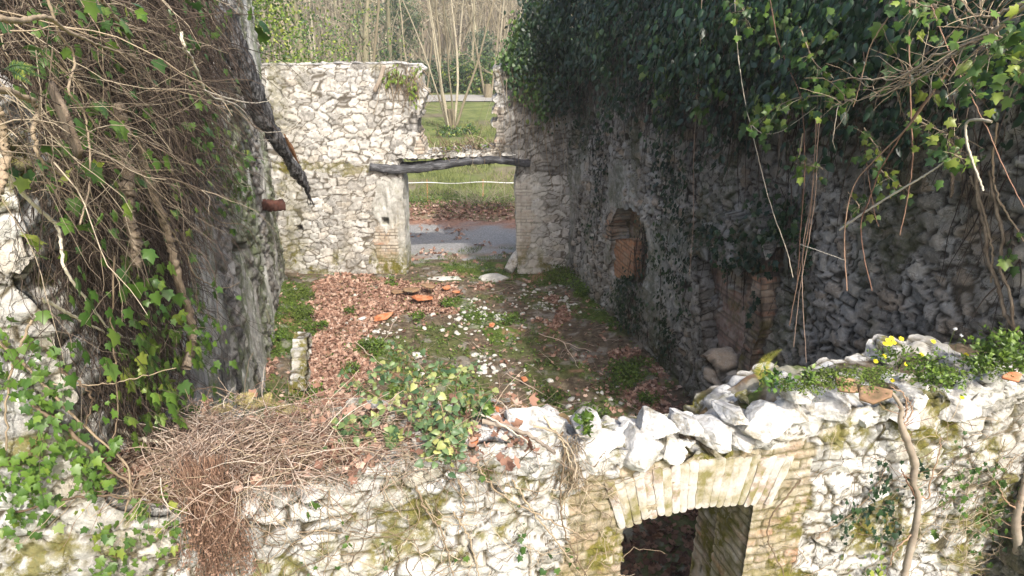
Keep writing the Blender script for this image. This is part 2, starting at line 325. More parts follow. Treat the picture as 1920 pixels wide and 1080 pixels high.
def leaves(name, tmpl, P, T, Nn, size, m, parent=None, rnd=None, squash=None):
    P = np.asarray(P, float); n = len(P)
    if n == 0: return None
    T = nrmz(np.asarray(T, float)+np.zeros((n, 3))); Nn = np.asarray(Nn, float)+np.zeros((n, 3))
    X = nrmz(np.cross(T, Nn)); Z = np.cross(X, T); TV, TF = tmpl
    sz = np.broadcast_to(np.asarray(size, float), (n,))
    wx = np.random.uniform(.8, 1.2, n); wz = np.random.uniform(.3, 1.8, n)
    V = (TV[None, :, 0, None]*X[:, None]*wx[:, None, None]+TV[None, :, 1, None]*T[:, None]+TV[None, :, 2, None]*Z[:, None]*wz[:, None, None])*sz[:, None, None]+P[:, None]
    F = TF[None]+(np.arange(n)*len(TV))[:, None, None]
    r = np.random.rand(n) if rnd is None else np.broadcast_to(rnd, (n,))
    me = mesh_np(name, V.reshape(-1, 3), [F.reshape(-1, TF.shape[1])], {'R': np.repeat(r, len(TV))}, smooth=False)
    return link(name, me, m, parent)

_ico = {}
def ico(sub):
    if sub not in _ico:
        import bmesh
        bm = bmesh.new(); bmesh.ops.create_icosphere(bm, subdivisions=sub, radius=1)
        _ico[sub] = (np.array([v.co[:] for v in bm.verts]), np.array([[v.index for v in f.verts] for f in bm.faces])); bm.free()
    return _ico[sub]
def rock(name, c, dims, m, parent=None, seed=0, sub=4, cuts=11, rot=None, rough=.05):
    rs = np.random.RandomState(seed); V, F = ico(sub); V = V.copy()*1.3
    for i in range(cuts):
        n = rs.randn(3); n /= np.linalg.norm(n); d = rs.uniform(.66, .95); o = V@n-d; V -= np.outer(np.maximum(o, 0), n)
    V += (fbm(V[:, 0]*1.6+seed, V[:, 1]*1.6, V[:, 2]*1.6, 4)[:, None]-.5)*rough*3.5*nrmz(V)
    V += (np.abs(fbm(V[:, 0]*4+seed, V[:, 1]*4, V[:, 2]*4, 4)[:, None]-.5)-.1)*rough*-3*nrmz(V)
    V += (fbm(V[:, 0]*12+seed, V[:, 1]*12, V[:, 2]*12, 3)[:, None]-.5)*rough*1.2*nrmz(V)
    V = V*np.array(dims)/2
    a = rs.uniform(-.25, .25, 3) if rot is None else rot
    R = np.array(Matrix.Rotation(a[2], 3, 'Z')@Matrix.Rotation(a[1], 3, 'Y')@Matrix.Rotation(a[0], 3, 'X'))
    me = mesh_np(name, V@R.T+np.array(c), [F], {'R': np.full(len(V), rs.rand())}, smooth=True)
    me.polygons.foreach_set('use_smooth', np.ones(len(me.polygons), bool))
    return link(name, me, m, parent)
def slab(name, poly, z0, th, m, parent=None, mx=None, bend=0, seed=0):
    """irregular flat fragment: polygon in xy, thickness th, optional curvature, transformed by mx"""
    n = len(poly); P = np.array(poly, float); k = 5; V = []; c = P.mean(0)
    for s_, zz in ((1, th), (-1, 0)):
        for t in np.linspace(1, 0, k, endpoint=False):
            q = c+(P-c)*t; V += [(a, b, zz+bend*a*a+.15*th*math.sin(a*40+b*31+seed)) for a, b in q]
        V.append((*c, zz))
    F3, F4 = [], []; L = n*k+1
    for s in (0, 1):
        o = s*L
        for r in range(k-1):
            for i in range(n):
                f = (o+r*n+i, o+r*n+(i+1) % n, o+(r+1)*n+(i+1) % n, o+(r+1)*n+i); F4.append(f if s == 0 else f[::-1])
        for i in range(n):
            f = (o+(k-1)*n+i, o+(k-1)*n+(i+1) % n, o+n*k); F3.append(f if s == 0 else f[::-1])
    for i in range(n): F4.append((i, L+i, L+(i+1) % n, (i+1) % n))
    V = np.array(V); V[:, 2] += z0
    if mx is not None: V = (np.array(mx.to_3x3())@V.T).T+np.array(mx.translation)
    return link(name, mesh_np(name, V, [np.array(F4), np.array(F3)], smooth=False), m, parent)

# ------------------------------------------------------------------ masonry walls: real displaced stones
def masonry(name, fr, u0, u1, z0, z1, s, T, keep, m, parent=None, cell=(.26, .3, .17), disp=.05, seed=0, K=7,
            masks=None, off=0, sm=3, warp=.09, joint=.10, rough=.012, bulge=None, tilt=.34):
    us = np.arange(u0, u1+s, s); zs = np.arange(z0, z1+s, s); U, Z = np.meshgrid(us, zs, indexing='ij'); nu, nz = U.shape
    def stones(u, wv, z):
        a = fbm(u*2.3, wv*2.3, z*2.3, 3, 50+seed)-.5; b = fbm(u*2.3+9, wv*2.3, z*2.3, 3, 60+seed)-.5; c = fbm(u*9, wv*9, z*9, 2, 70+seed)-.5
        x = (u+a*warp*3+c*warp*.45)/cell[0]; y = (wv+b*.1)/cell[1]; zz = (z+b*warp*2+c*warp*.3)/cell[2]
        F1, F2, I, sd = worley(x, y, zz, seed)
        sdw = sd*np.array(cell); return F1, F2, I, sdw, np.stack([x, y, zz], -1)*np.array(cell)-sdw
    F1, F2, I, sd, _ = stones(U, np.zeros_like(U), Z)
    kv = keep(sd[..., 0], sd[..., 2], U, Z, I)
    kc = kv[:-1, :-1] & kv[1:, :-1] & kv[:-1, 1:] & kv[1:, 1:]
    P2 = np.stack([U, Z], -1)
    pad = np.zeros((nu+1, nz+1), bool); pad[1:-1, 1:-1] = kc
    used = pad[:-1, :-1] | pad[1:, :-1] | pad[:-1, 1:] | pad[1:, 1:]
    full = pad[:-1, :-1] & pad[1:, :-1] & pad[:-1, 1:] & pad[1:, 1:]
    bd = used & ~full
    nin = np.zeros((nu, nz, 2)); E = []
    for (di, dj, a, b, out) in ((-1, 0, (0, 0), (0, 1), (-1, 0)), (1, 0, (1, 1), (1, 0), (1, 0)), (0, -1, (1, 0), (0, 0), (0, -1)), (0, 1, (0, 1), (1, 1), (0, 1))):
        nb = pad[1+di:nu+di, 1+dj:nz+dj][:nu-1, :nz-1]; ii, jj = np.nonzero(kc & ~nb)
        va = (ii+a[0], jj+a[1]); vb = (ii+b[0], jj+b[1]); E.append(np.stack([va[0]*nz+va[1], vb[0]*nz+vb[1]], 1))
        for v in (va, vb): np.add.at(nin, v, np.array(out, float))
    E = np.vstack(E)
    flat = P2.reshape(-1, 2)
    for _ in range(sm):
        acc = np.zeros_like(flat); cnt = np.zeros(len(flat))
        for a, b in ((0, 1), (1, 0)):
            np.add.at(acc, E[:, a], flat[E[:, b]]); np.add.at(cnt, E[:, a], 1)
        q = cnt > 0; flat[q] = .5*flat[q]+.5*acc[q]/cnt[q][:, None]
    nf = nin.reshape(-1, 2)
    for _ in range(2):
        acc = nf.copy(); np.add.at(acc, E[:, 0], nf[E[:, 1]]); np.add.at(acc, E[:, 1], nf[E[:, 0]]); nf = acc
    nf = nrmz(nf)
    uf = used.ravel(); bf = bd.ravel(); fi = np.nonzero(uf)[0]; bi = np.nonzero(bf)[0]
    idx = np.full((K+1, nu*nz), -1); pos = []; lay = []; src = []
    c0 = 0
    for k in range(K+1):
        sel = fi if k in (0, K) else bi
        idx[k, sel] = c0+np.arange(len(sel)); c0 += len(sel); src.append(sel); lay.append(np.full(len(sel), k))
    src = np.concatenate(src); lay = np.concatenate(lay)
    u = flat[src, 0]; z = flat[src, 1]; wv = -T*lay/K
    F1, F2, I, sd, rel = stones(u, wv, z)
    e = F2-F1; mask = sst(.03, joint+.03, e)
    h = lambda k: hsh(np.round(I*1e6), np.zeros_like(I), np.zeros_like(I), k)*2-1
    d = mask*(.82+.18*sst(0, .4, e))*disp*(1+.55*h(1))
    d += mask*np.minimum(rel[:, 0]*h(2)+rel[:, 2]*h(3), rel[:, 0]*h(4)*1.6+rel[:, 2]*h(5)*1.6+.018)*tilt
    fac = np.abs(fbm(u*11, wv*11, z*11, 3, 80+seed)-.5)*2
    d += (fbm(u*5, wv*5, z*5, 4, 90+seed)-.5)*disp*.9-fac*rough*1.7*mask+(fbm(u*30, wv*30, z*30, 3, 95+seed)-.5)*rough
    rn = I.copy(); mk = mask.copy()
    mm = masks(u, wv, z, I) if masks else {}
    zero = np.zeros_like(u); br = mm.get('brick', zero); pl = mm.get('plaster', zero); soot_shade = mm.get('soot_shade', zero); moss = mm.get('moss', zero)
    if np.any(br > 0):
        bh, bl = .068, .21; row = np.floor(z/bh); uu = (u+wv)/bl+.5*(row % 2)+.1*hsh(row, row*0, row*0, 5); col = np.floor(uu)
        fz = z/bh-row; fu = uu-col; bm = np.minimum(np.minimum(fz, 1-fz)/.16, np.minimum(fu, 1-fu)/.055); bm = sst(.3, 1, bm)
        bid = hsh(row, col, row*0, 9)
        bdp = bm*.010+(bid-.5)*.016*bm+(fbm(u*25, wv*25, z*25, 3, 7)-.5)*rough*1.6
        q = br > .5; d = np.where(q, bdp, d); rn = np.where(q, bid, rn); mk = np.where(q, bm, mk)
    if np.any(pl > 0):
        pd = disp*.45+(fbm(u*3, wv*3, z*1.2, 4, 33)-.5)*.06+(fbm(u*15, wv*15, z*5, 5, 34)-.5)*.05-np.maximum(0, fbm(u*6, wv*6, z*2, 4, 35)-.56)*.3
        d = d*(1-pl)+pd*pl
    if bulge is not None: d = d+bulge(u, z)*(lay == 0)
    nb2 = nf[src]; isb = bf[src].astype(float)
    N3 = np.where(lay == 0, 1., 0)-np.where(lay == K, 1., 0)
    amp = 1/np.sqrt(np.abs(N3)+isb+1e-9)
    du = nb2[:, 0]*isb*d*amp; dz = nb2[:, 1]*isb*d*amp; dn = N3*d*amp*np.where(lay == K, .4, 1)
    base = np.nonzero(np.abs(z-z0) < 1e-6)[0]; dz[base] = 0
    V = fr.O+np.outer(u+du, fr.D)+np.outer(wv+dn+off, fr.N); V[:, 2] += z+dz
    ci, cj = np.nonzero(kc); a = ci*nz+cj; b = (ci+1)*nz+cj; c = (ci+1)*nz+cj+1; dd = ci*nz+cj+1
    Fq = [idx[0][np.stack([a, b, c, dd], 1)], idx[K][np.stack([dd, c, b, a], 1)]]
    for k in range(K):
        Fq.append(np.stack([idx[k][E[:, 1]], idx[k][E[:, 0]], idx[k+1][E[:, 0]], idx[k+1][E[:, 1]]], 1))
    me = mesh_np(name, V, [np.vstack(Fq)], {'A': np.stack([rn, mk, moss], 1), 'B': np.stack([br, pl, soot_shade], 1)}, smooth=True)
    return link(name, me, m, parent)
random.seed(7); np.random.seed(7)
R_ = np.random.rand
def clampf(v): return np.clip(v, 0, 1)
def soft(u, z, poly, k=.12, seed=0):
    """noisy-edged membership of a polygon"""
    a = (fbm(u*4, z*4, u*0, 4, 200+seed)-.5)*k*4; b = (fbm(u*4, z*4, u*0+5, 4, 210+seed)-.5)*k*4
    return inpoly(u+a, z+b, poly).astype(float)

# ================================================================== SETTING: ground
def terr(x, y):
    x = np.asarray(x, float); y = np.asarray(y, float)
    z = (fbm(x*.12, y*.12, x*0, 3, 400)-.5)*.5*sst(18, 28, y)+.16*np.exp(-((y-18.0)/.5)**2)*(.6+fbm(x*1.2, y*.6, x*0, 2, 410))
    z = z+sst(58, 230, y)*52+(fbm(x*.03, y*.03, x*0, 3, 420)-.5)*14*sst(60, 120, y)
    return z-.07*(1-sst(17.0, 17.5, y))
def grid_ground(name, xs, ys, zf, mf, m, kind='structure'):
    X, Y = np.meshgrid(xs, ys, indexing='ij'); Z = zf(X, Y); nx, ny = X.shape
    i, j = np.meshgrid(np.arange(nx-1), np.arange(ny-1), indexing='ij'); a = (i*ny+j).ravel()
    F = np.stack([a, a+ny, a+ny+1, a+1], 1)
    return props(link(name, mesh_np(name, np.stack([X, Y, Z], -1).reshape(-1, 3), [F], {'A': mf(X.ravel(), Y.ravel())}), m), kind=kind)
gx = np.concatenate([np.linspace(-170, -14, 60), np.linspace(-13.6, 13.6, 220), np.linspace(14, 170, 60)])
gy = np.concatenate([np.linspace(-40, 1.5, 30), np.linspace(2, 34, 330), np.linspace(34.6, 70, 70), np.linspace(72, 320, 90)])
def gmask(x, y):
    dirt = clampf(sst(60, 75, y)*.9+np.exp(-((y-29)/5.)**2)*.0+sst(.55, .7, fbm(x*.35, y*.35, x*0, 4, 430))*.8)
    leaf = clampf(np.exp(-((y-17.9)/.65)**2)*1.6-.2+sst(.52, .62, fbm(x*.5, y*.5, x*0, 4, 440))*.7*sst(60, 40, y)*sst(17, 19, y)*.6+sst(62, 70, y)*.5)
    return np.stack([dirt, leaf, x*0], 1)
grid_ground('ground', gx, gy, terr, gmask, M['meadow'])
# lane across the meadow, gravel path behind the ruin
grid_ground('lane', np.linspace(-60, 60, 200), np.linspace(43.2, 47.2, 14), lambda x, y: terr(x, y)+.06,
            lambda x, y: np.stack([x*0, x*0, .5+.4*fbm(x*.4, y*.9, x*0, 3, 3)], 1), M['path'])
def pathz(x, y): return (fbm(x*2, y*2, x*0, 3, 450)-.5)*.04-.01-.09*sst(17.0, 17.5, y+(fbm(x*1.5, y*0, x*0, 3, 4)-.5)*.9)
def pathm(x, y):
    n = fbm(x*2, y*2, x*0, 4, 460); far = sst(16.2, 17.0, y+(n-.5)*1.5)
    near = sst(14.9, 14.0, y+(n-.5)*1.6)
    return np.stack([near*sst(.45, .6, fbm(x*3, y*3, x*0, 4, 470)), clampf(far+near*sst(.5, .6, fbm(x*2.4+4, y*2.4, x*0, 4, 480))*.9), near*.3], 1)
grid_ground('gravel_path', np.linspace(-9, 9, 240), np.linspace(13.45, 17.55, 70), pathz, pathm, M['path'])
# dirt floor of the roofless room
P = lambda pts: [tuple(onz(*q)[:2]) for q in pts]
LIT = P([(584, 530), (715, 526), (870, 540), (830, 570), (740, 590), (690, 625), (650, 650), (700, 690), (660, 775), (560, 775), (576, 700), (590, 600)])
GRS = [P([(528, 535), (578, 540), (600, 640), (566, 650), (512, 700), (510, 640)]), P([(820, 498), (950, 490), (985, 512), (1075, 520), (1060, 540), (960, 520), (840, 515)]),
       P([(1070, 545), (1130, 560), (1170, 640), (1110, 610)]), P([(1140, 680), (1200, 690), (1215, 725), (1160, 720)]), P([(570, 730), (625, 745), (600, 775), (560, 770)]),
       P([(640, 620), (720, 625), (760, 660), (700, 680), (640, 660)]), P([(840, 560), (900, 570), (980, 620), (930, 650), (860, 600)]), P([(700, 690), (860, 680), (930, 760), (730, 790)])]
def lx(y): return -3.49-.2482*(y-8.28)
def rx(y): return 1.1+.2451*(13.2-y)
def floorz(x, y):
    z = (fbm(x*1.3, y*1.3, x*0, 4, 500)-.5)*.12+(fbm(x*7, y*7, x*0, 4, 510)-.5)*.035
    z = z+.12*sst(.5, 0, x-lx(y))+.14*sst(.7, 0, rx(y)-x)+.1*sst(6, 4, y)
    return z
def floorm(x, y):
    n = fbm(x*2.2, y*2.2, x*0, 5, 520); g = clampf(sst(.52, .6, n)*.55)
    for q in GRS: g = np.maximum(g, soft(x, y, q, .15, 3))
    l = soft(x, y, LIT, .12, 5)*sst(.2, .3, fbm(x*3, y*3, x*0, 4, 530)); g = g*(1-.7*l); l = np.maximum(l, sst(.62, .68, fbm(x*1.7+3, y*1.7, x*0, 5, 540))*.6)
    return np.stack([g, l, clampf(sst(.58, .68, fbm(x*5, y*5, x*0, 5, 550))*.5)], 1)
ta = np.linspace(0, 1, 240); ty = np.linspace(2.9, 14.0, 420); A_, Y_ = np.meshgrid(ta, ty, indexing='ij')
X_ = (lx(Y_)-.4)*(1-A_)+(rx(Y_)+.5)*A_; Z_ = floorz(X_, Y_)*sst(14, 13.5, Y_)
ii, jj = np.meshgrid(np.arange(239), np.arange(419), indexing='ij'); a_ = (ii*420+jj).ravel()
props(link('floor', mesh_np('floor', np.stack([X_, Y_, Z_], -1).reshape(-1, 3), [np.stack([a_, a_+420, a_+421, a_+1], 1)], {'A': floorm(X_.ravel(), Y_.ravel())}), M['floor']), kind='structure')

# ================================================================== WALLS
# ---- near wall with the brick arch
nw = thing('stone_wall', 'low sunlit limewashed rubble wall with a brick arched opening, nearest the viewer', 'wall', (0, 3.2, 0))
TOP = [(-40, 100), (20, 330), (48, 470), (60, 600), (105, 640), (150, 760), (190, 935), (300, 940), (430, 918), (500, 895), (560, 882), (640, 868), (700, 858), (760, 850), (850, 826), (930, 822), (1000, 812), (1060, 820), (1090, 845), (1130, 838), (1160, 842), (1300, 838), (1420, 822), (1440, 800), (1470, 748), (1500, 745), (1640, 752), (1700, 738), (1760, 735), (1850, 712), (1900, 700), (1990, 690)]
tp = np.array([FW.uz(*q) for q in TOP]); 
def topz(u): return np.interp(u, tp[:, 0], tp[:, 1])
OU0, OU1 = FW.uz(1170, 985)[0], FW.uz(1410, 950)[0]; AZ = 2.17
def archz(u): t = (u-OU0)/(OU1-OU0); return AZ+.05*4*t*(1-t)-.0
def keep_fo(su, sz, u, z, I):
    k = (sz < topz(su)-.04+.05*(I-.5)) & (z < topz(u)+.05)
    op = (u > OU0+.012*np.sin(z*46)*(np.floor(z/.068) % 2)) & (u < OU1) & (z < archz(u)+.03)
    return k & ~op
AP = FW.poly([(1158, 876), (1300, 852), (1480, 836), (1500, 900), (1420, 960), (1160, 990)])
JL = FW.poly([(1060, 925), (1110, 885), (1170, 880), (1200, 1000), (1200, 1500), (1090, 1500), (1040, 1080), (1070, 1000)])
JR = FW.poly([(1370, 950), (1480, 820), (1525, 830), (1500, 960), (1480, 1080), (1490, 1500), (1370, 1500)])
def masks_fo(u, wv, z, I):
    br = np.maximum(soft(u, z, JL, .04, 1), soft(u, z, JR, .04, 2)); br = np.maximum(br, inpoly(u, z, AP))
    n = fbm(u*3.5, wv*3.5, z*3.5, 5, 600)
    big = sst(.35, .75, (u-.2)/3)
    moss = clampf(sst(.55, .64, n)*.9+br*.42+big*sst(.47, .58, fbm(u*2.2, wv, z*2.6, 4, 611))*.9)
    return dict(brick=br, moss=moss)
masonry('outer_masonry', FW, -2.75, 3.75, 1.2, 5.9, .0125, .34, keep_fo, M['front'], nw, cell=(.19, .26, .115), disp=.03, tilt=.26, seed=3, masks=masks_fo, K=10, joint=.05, rough=.02)
def keep_fl(su, sz, u, z, I): return (z < 1.2) & ~((u > OU0) & (u < OU1))
masonry('footing', FW, -2.75, 3.75, 0, 1.3, .05, .34, keep_fl, M['front'], nw, cell=(.2, .26, .13), seed=3, K=6, off=-.004)
inner = np.array([FW.uz(*q) for q in [(-40, 900), (200, 930), (430, 915), (700, 855), (900, 850), (1000, 850)]]+[(.45, 2.62), (.6, 2.5), (1.35, 2.45), (1.5, 2.62), (1.75, 2.76), (3.0, 2.82), (3.7, 2.82)])
inner[:5, 1] -= .06
def keep_fi(su, sz, u, z, I): return (sz < np.interp(su, inner[:, 0], inner[:, 1])-.04) & (z < np.interp(u, inner[:, 0], inner[:, 1])+.1) & ~((u > OU0-.03) & (u < OU1+.02) & (z < AZ+.2))
masonry('inner_masonry', Frame(FW.O-FW.N*.33, FW.D), -2.3, 3.75, 0, 3.3, .022, .3, keep_fi, M['front'], nw, cell=(.2, .24, .13), disp=.03, seed=13, K=12, joint=.08,
        masks=lambda u, w_, z, I: dict(brick=((np.abs(u-(OU0+OU1)/2) < (OU1-OU0)/2+.2) & (z < AZ+.25)).astype(float), moss=clampf(sst(.5, .6, fbm(u*3, w_*3, z*3, 4, 620)))))
# arch ring of tapered bricks, and the square jamb bricks beside the opening
def voussoirs():
    V, F, R = [], [], []; n = 21; u0, u1 = OU0-.06, OU1+.14; rs = np.random.RandomState(4)
    bV, bF = ico(1)
    for i in range(n):
        t = (i+.5)/n; u = u0+(u1-u0)*t; uc = (u0+u1)/2; lean = (u-uc)*.2; wd = (u1-u0)/n*.53
        h = .335+rs.uniform(-.006, .006); b0 = archz(np.clip(u, OU0, OU1))+rs.uniform(-.012, .01); g = 6
        # subdivided box with rounded ends
        us = np.linspace(-1, 1, 5); hs = np.linspace(0, 1, 14); dep = np.linspace(-.36, .022+rs.uniform(-.003, .003), 5)
        pts = []; 
        def pt(a, q, c):
            rr = 1-.10*(abs(a)**6); hh = q
            end = (1-abs(a)**6*.05) 
            z = b0+h*(.5+(q-.5)*end); uu = u+wd*(1+.25*(q-.5))*a+lean*(q-.2)
            return uu, z, c-(.004*abs(a)**10)-.003*(abs(2*q-1)**8)
        off = len(V)
        for a in us:
            for q in hs: V.append(pt(a, q, dep[-1]))
        for A in range(4):
            for Q in range(13):
                k = off+A*14+Q; F.append((k, k+14, k+15, k+1))
        def strip(la, lb, flip=False):
            o = len(V)
            for (a, q) in la:
                for c in dep[::-1]: V.append(pt(a, q, c))
            for k in range(len(la)-1):
                for c in range(4):
                    f = (o+k*5+c, o+k*5+c+1, o+(k+1)*5+c+1, o+(k+1)*5+c); F.append(f[::-1] if flip else f)
        strip([(a, 0) for a in us], 0, False); strip([(a, 1) for a in us], 0, True)
        strip([(-1, q) for q in hs], 0, True); strip([(1, q) for q in hs], 0, False)
        R += [rs.rand()]*(len(V)-off)
    V = np.array(V); nn = (fbm(V[:, 0]*22, V[:, 1]*22, V[:, 2]*22, 4, 61)-.5)*.022
    W = FW.O+np.outer(V[:, 0]+nn*.5, FW.D)+np.outer(V[:, 2]+nn, FW.N); W[:, 2] += V[:, 1]+nn*.4
    return mesh_np('brick_arch', W, [np.array(F)], {'R': R}, smooth=True)
link('brick_arch', voussoirs(), M['voussoir'], nw)
# big white coping stones bedded along the top
COP = [(1012, 815, .26, .2), (1028, 858, .25, .14), (1105, 812, .13, .11), (1128, 862, .24, .2), (1212, 850, .2, .18), (1262, 845, .12, .15), (1238, 812, .13, .11), (1295, 810, .16, .12), (1345, 826, .16, .12), (1395, 825, .17, .12),
       (1434, 790, .20, .13), (1385, 790, .12, .08), (1500, 740, .16, .12), (1545, 775, .2, .14), (1585, 770, .18, .13), (1635, 775, .24, .16), (1690, 780, .15, .14), (1480, 775, .17, .12), (1725, 755, .14, .11),
       (1790, 760, .22, .17), (1850, 738, .24, .18), (1893, 726, .22, .16), (975, 838, .15, .08), (925, 846, .16, .08), (870, 860, .17, .08), (800, 868, .2, .09), (740, 872, .14, .1), (690, 882, .18, .1), (630, 890, .13, .1), (580, 905, .16, .09), (520, 918, .15, .1), (465, 935, .18, .1)]
for i, (x, y, a, b) in enumerate(COP):
    u, z = FW.uz(x, y); rock('coping_stone', FW.p(u, z, -.08 if i != 10 else -.02), (a*1.3, .3, b*.98), M['coping'], nw, seed=20+i, sub=5, cuts=13, rot=(random.uniform(-.15, .15), random.uniform(-.1, .1), .23+random.uniform(-.12, .12)), rough=.07)

for i in range(95):                                            # small broken rubble bedded between them
    x = random.uniform(960, 1900); y = np.interp(x, [960, 1100, 1300, 1430, 1480, 1700, 1900], [832, 845, 830, 812, 765, 762, 722])+random.gauss(0, 16); u, z = FW.uz(x, y); s_ = random.uniform(.03, .085)
    rock('rubble_stone', FW.p(u, min(z, float(topz(u))+.02), random.uniform(-.3, .02)), (s_*1.4, s_, s_*.8), M['coping'], nw, seed=600+i, sub=3, cuts=14)

# ---- far wall with the doorway
fwall = thing('ruined_wall', 'pale rubble far wall with a doorway and a missing window piece above its burnt lintel', 'wall', (-1.8, 13.3, 0))
BT = np.array([BW.uz(*q) for q in [(440, 118), (500, 118), (560, 118), (640, 117), (700, 116), (780, 118), (800, 122), (925, 122), (960, 118), (1080, 112)]])
NOTCH = BW.poly([(793, 60), (794, 225), (784, 240), (795, 268), (797, 284), (926, 278), (928, 60)])
DOOR = BW.poly([(745, 297), (757, 340), (766, 507), (765, 560), (972, 560), (970, 507), (964, 340), (975, 297)])
def keep_b(su, sz, u, z, I):
    k = (sz < np.interp(su, BT[:, 0], BT[:, 1])+.05) & (z < np.interp(u, BT[:, 0], BT[:, 1])-.02)
    return k & ~inpoly(.5*su+.5*u, .5*sz+.5*z, NOTCH) & ~inpoly(u, z, DOOR)
BJ = BW.poly([(706, 425), (742, 412), (750, 530), (712, 540), (702, 460)]); BJ2 = BW.poly([(962, 340), (990, 330), (1000, 420), (985, 500), (965, 480)])
BJ3 = BW.poly([(785, 240), (800, 240), (800, 290), (775, 290)]); BJ4 = BW.poly([(924, 200), (950, 200), (945, 290), (924, 290)])
HOLES = [BW.poly(q) for q in ([(717, 408), (728, 408), (728, 422), (717, 422)], [(557, 424), (567, 424), (567, 434), (557, 434)])]
def masks_b(u, wv, z, I):
    br = np.maximum.reduce([soft(u, z, BJ, .05, 11), soft(u, z, BJ2, .08, 12), inpoly(u, z, BJ3), soft(u, z, BJ4, .05, 13)])
    cx = BW.uz(525, 300)[0]
    damp = sst(.9, .1, u)*sst(.44, .6, fbm(u*2.5, wv, z*1.5, 4, 640))
    pl = np.maximum(soft(u, z, BW.poly([(708, 335), (775, 335), (772, 520), (750, 520), (745, 420), (725, 440), (700, 400)]), .06, 14)*.75, soft(u, z, BW.poly([(955, 325), (1020, 325), (1025, 510), (955, 520)]), .1, 19)*.4)
    moss = clampf(sst(.8, .2, z)*sst(.5, .62, fbm(u*3, wv, z*3, 4, 650))*.8+damp*.6+soft(u, z, BW.poly([(690, 485), (770, 500), (775, 540), (700, 540)]), .15, 15)*.8+sst(3.3, 4.1, z)*.35*sst(.5, .6, fbm(u*3, wv*2, z*2, 3, 651))
                  +soft(u, z, BW.poly([(510, 305), (720, 305), (720, 325), (510, 325)]), .06, 18)*.7)
    soot_shade = clampf(damp*.35+soft(u, z, BW.poly([(930, 60), (1100, 60), (1100, 330), (930, 330)]), .1, 16)*.6+soft(u, z, BW.poly([(790, 205), (800, 250), (740, 240)]), .1, 17)*.8)  # right-hand patch paints the side wall's shade into the colour; lintel patch is sooty
    return dict(brick=br, plaster=pl, moss=moss, soot_shade=soot_shade)
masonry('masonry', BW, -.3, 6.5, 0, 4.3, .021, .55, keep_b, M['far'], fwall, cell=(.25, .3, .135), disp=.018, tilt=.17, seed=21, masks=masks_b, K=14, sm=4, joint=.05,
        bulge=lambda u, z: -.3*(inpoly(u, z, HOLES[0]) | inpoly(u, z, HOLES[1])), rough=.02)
# burnt oak lintel
def beam_mesh(name, pts, hw, hh, m, parent, frame_n=(0, -1, 0), split=.0, seed=0, taper=None, k=16, n=60):
    Pc = curve(pts, n); n = len(Pc); T = nrmz(np.gradient(Pc, axis=0)); Nn = np.array(frame_n, float); Nn = Nn-T*(T@Nn)[:, None]; Nn = nrmz(Nn); Bn = np.cross(T, Nn)
    th = np.arange(k)/k*2*math.pi; c, s_ = np.cos(th), np.sin(th); pw = .45
    a = np.sign(c)*np.abs(c)**pw; b = np.sign(s_)*np.abs(s_)**pw; tt = np.ones(n) if taper is None else np.interp(np.linspace(0, 1, n), *taper)
    V = Pc[:, None]+(hw*a)[None, :, None]*Nn[:, None]*tt[:, None, None]+(hh*b)[None, :, None]*Bn[:, None]*tt[:, None, None]
    Q = V.reshape(-1, 3); nn = fbm(Q[:, 0]*5+seed, Q[:, 1]*5, Q[:, 2]*5, 5, 31)-.5; n2 = np.abs(fbm(Q[:, 0]*26, Q[:, 1]*14, Q[:, 2]*26, 3, 32)-.5)
    dirv = nrmz(Q-np.repeat(Pc, k, 0)); Q = Q+dirv*(nn*hh*1.2-n2*hh*1.3)[:, None]
    i = np.arange(n-1)[:, None]*k; j = np.arange(k)[None]; j2 = (j+1) % k
    F = np.stack([i+j, i+j2, i+k+j2, i+k+j], -1).reshape(-1, 4)
    caps = []; Q = np.vstack([Q, Pc[:1], Pc[-1:]])
    for q in range(k): caps += [(n*k, (q+1) % k, q), (n*k+1, (n-1)*k+q, (n-1)*k+(q+1) % k)]
    return link(name, mesh_np(name, Q, [F, np.array(caps)], {'R': np.full(len(Q), .5)}), m, parent)
by = 13.1
bm_pts = [ony(x, y, 13.22) for x, y in [(697, 310), (740, 314), (790, 313), (830, 306), (880, 299), (930, 297), (965, 301), (994, 304)]]
props(beam_mesh('wooden_lintel', bm_pts, .24, .085, M['charbeam'], None, seed=2), 'charred sagging timber lintel over the far doorway', 'beam')
# rubble slabs still lying on the lintel
for i, x in enumerate(range(735, 985, 13)):
    p = ony(x, np.interp(x, [735, 800, 900, 985], [298, 292, 283, 288])+random.uniform(-3, 3), 13.2+random.uniform(-.02, .1))
    rock('lintel_rubble', p, (random.uniform(.12, .28), .34, random.uniform(.05, .11)), M['pebble'] if i % 3 else M['coping'], fwall, seed=80+i, sub=3)
# ---- right wall with its two recesses
rw = thing('rubble_wall', 'tall shaded rubble side wall with broken brick recesses under dark ivy', 'wall', (2.8, 8, 0))
rpl = lambda pts, off=0: RW.poly(pts, off)
N1 = rpl([(1147, 412), (1168, 390), (1190, 384), (1208, 402), (1216, 470), (1212, 535), (1190, 548), (1147, 518)])
N2 = rpl([(1312, 480), (1345, 468), (1372, 488), (1398, 500), (1425, 470), (1462, 478), (1452, 560), (1440, 692), (1380, 694), (1322, 672), (1314, 580)])
RTOPu = np.array([0, .6, 1.2, 2, 5.5, 7, 12]); RTOPz = np.array([4.3, 4.7, 5.5, 6.5, 6.3, 5.15, 5.15])  # middle rise above the frame is added height, shaped to shade the far wall
def keep_r(su, sz, u, z, I):
    k = (sz < np.interp(su, RTOPu, RTOPz)) & (u < 10.6)
    return k & ~inpoly(.6*su+.4*u, .6*sz+.4*z, N1) & ~inpoly(.6*su+.4*u, .6*sz+.4*z, N2)
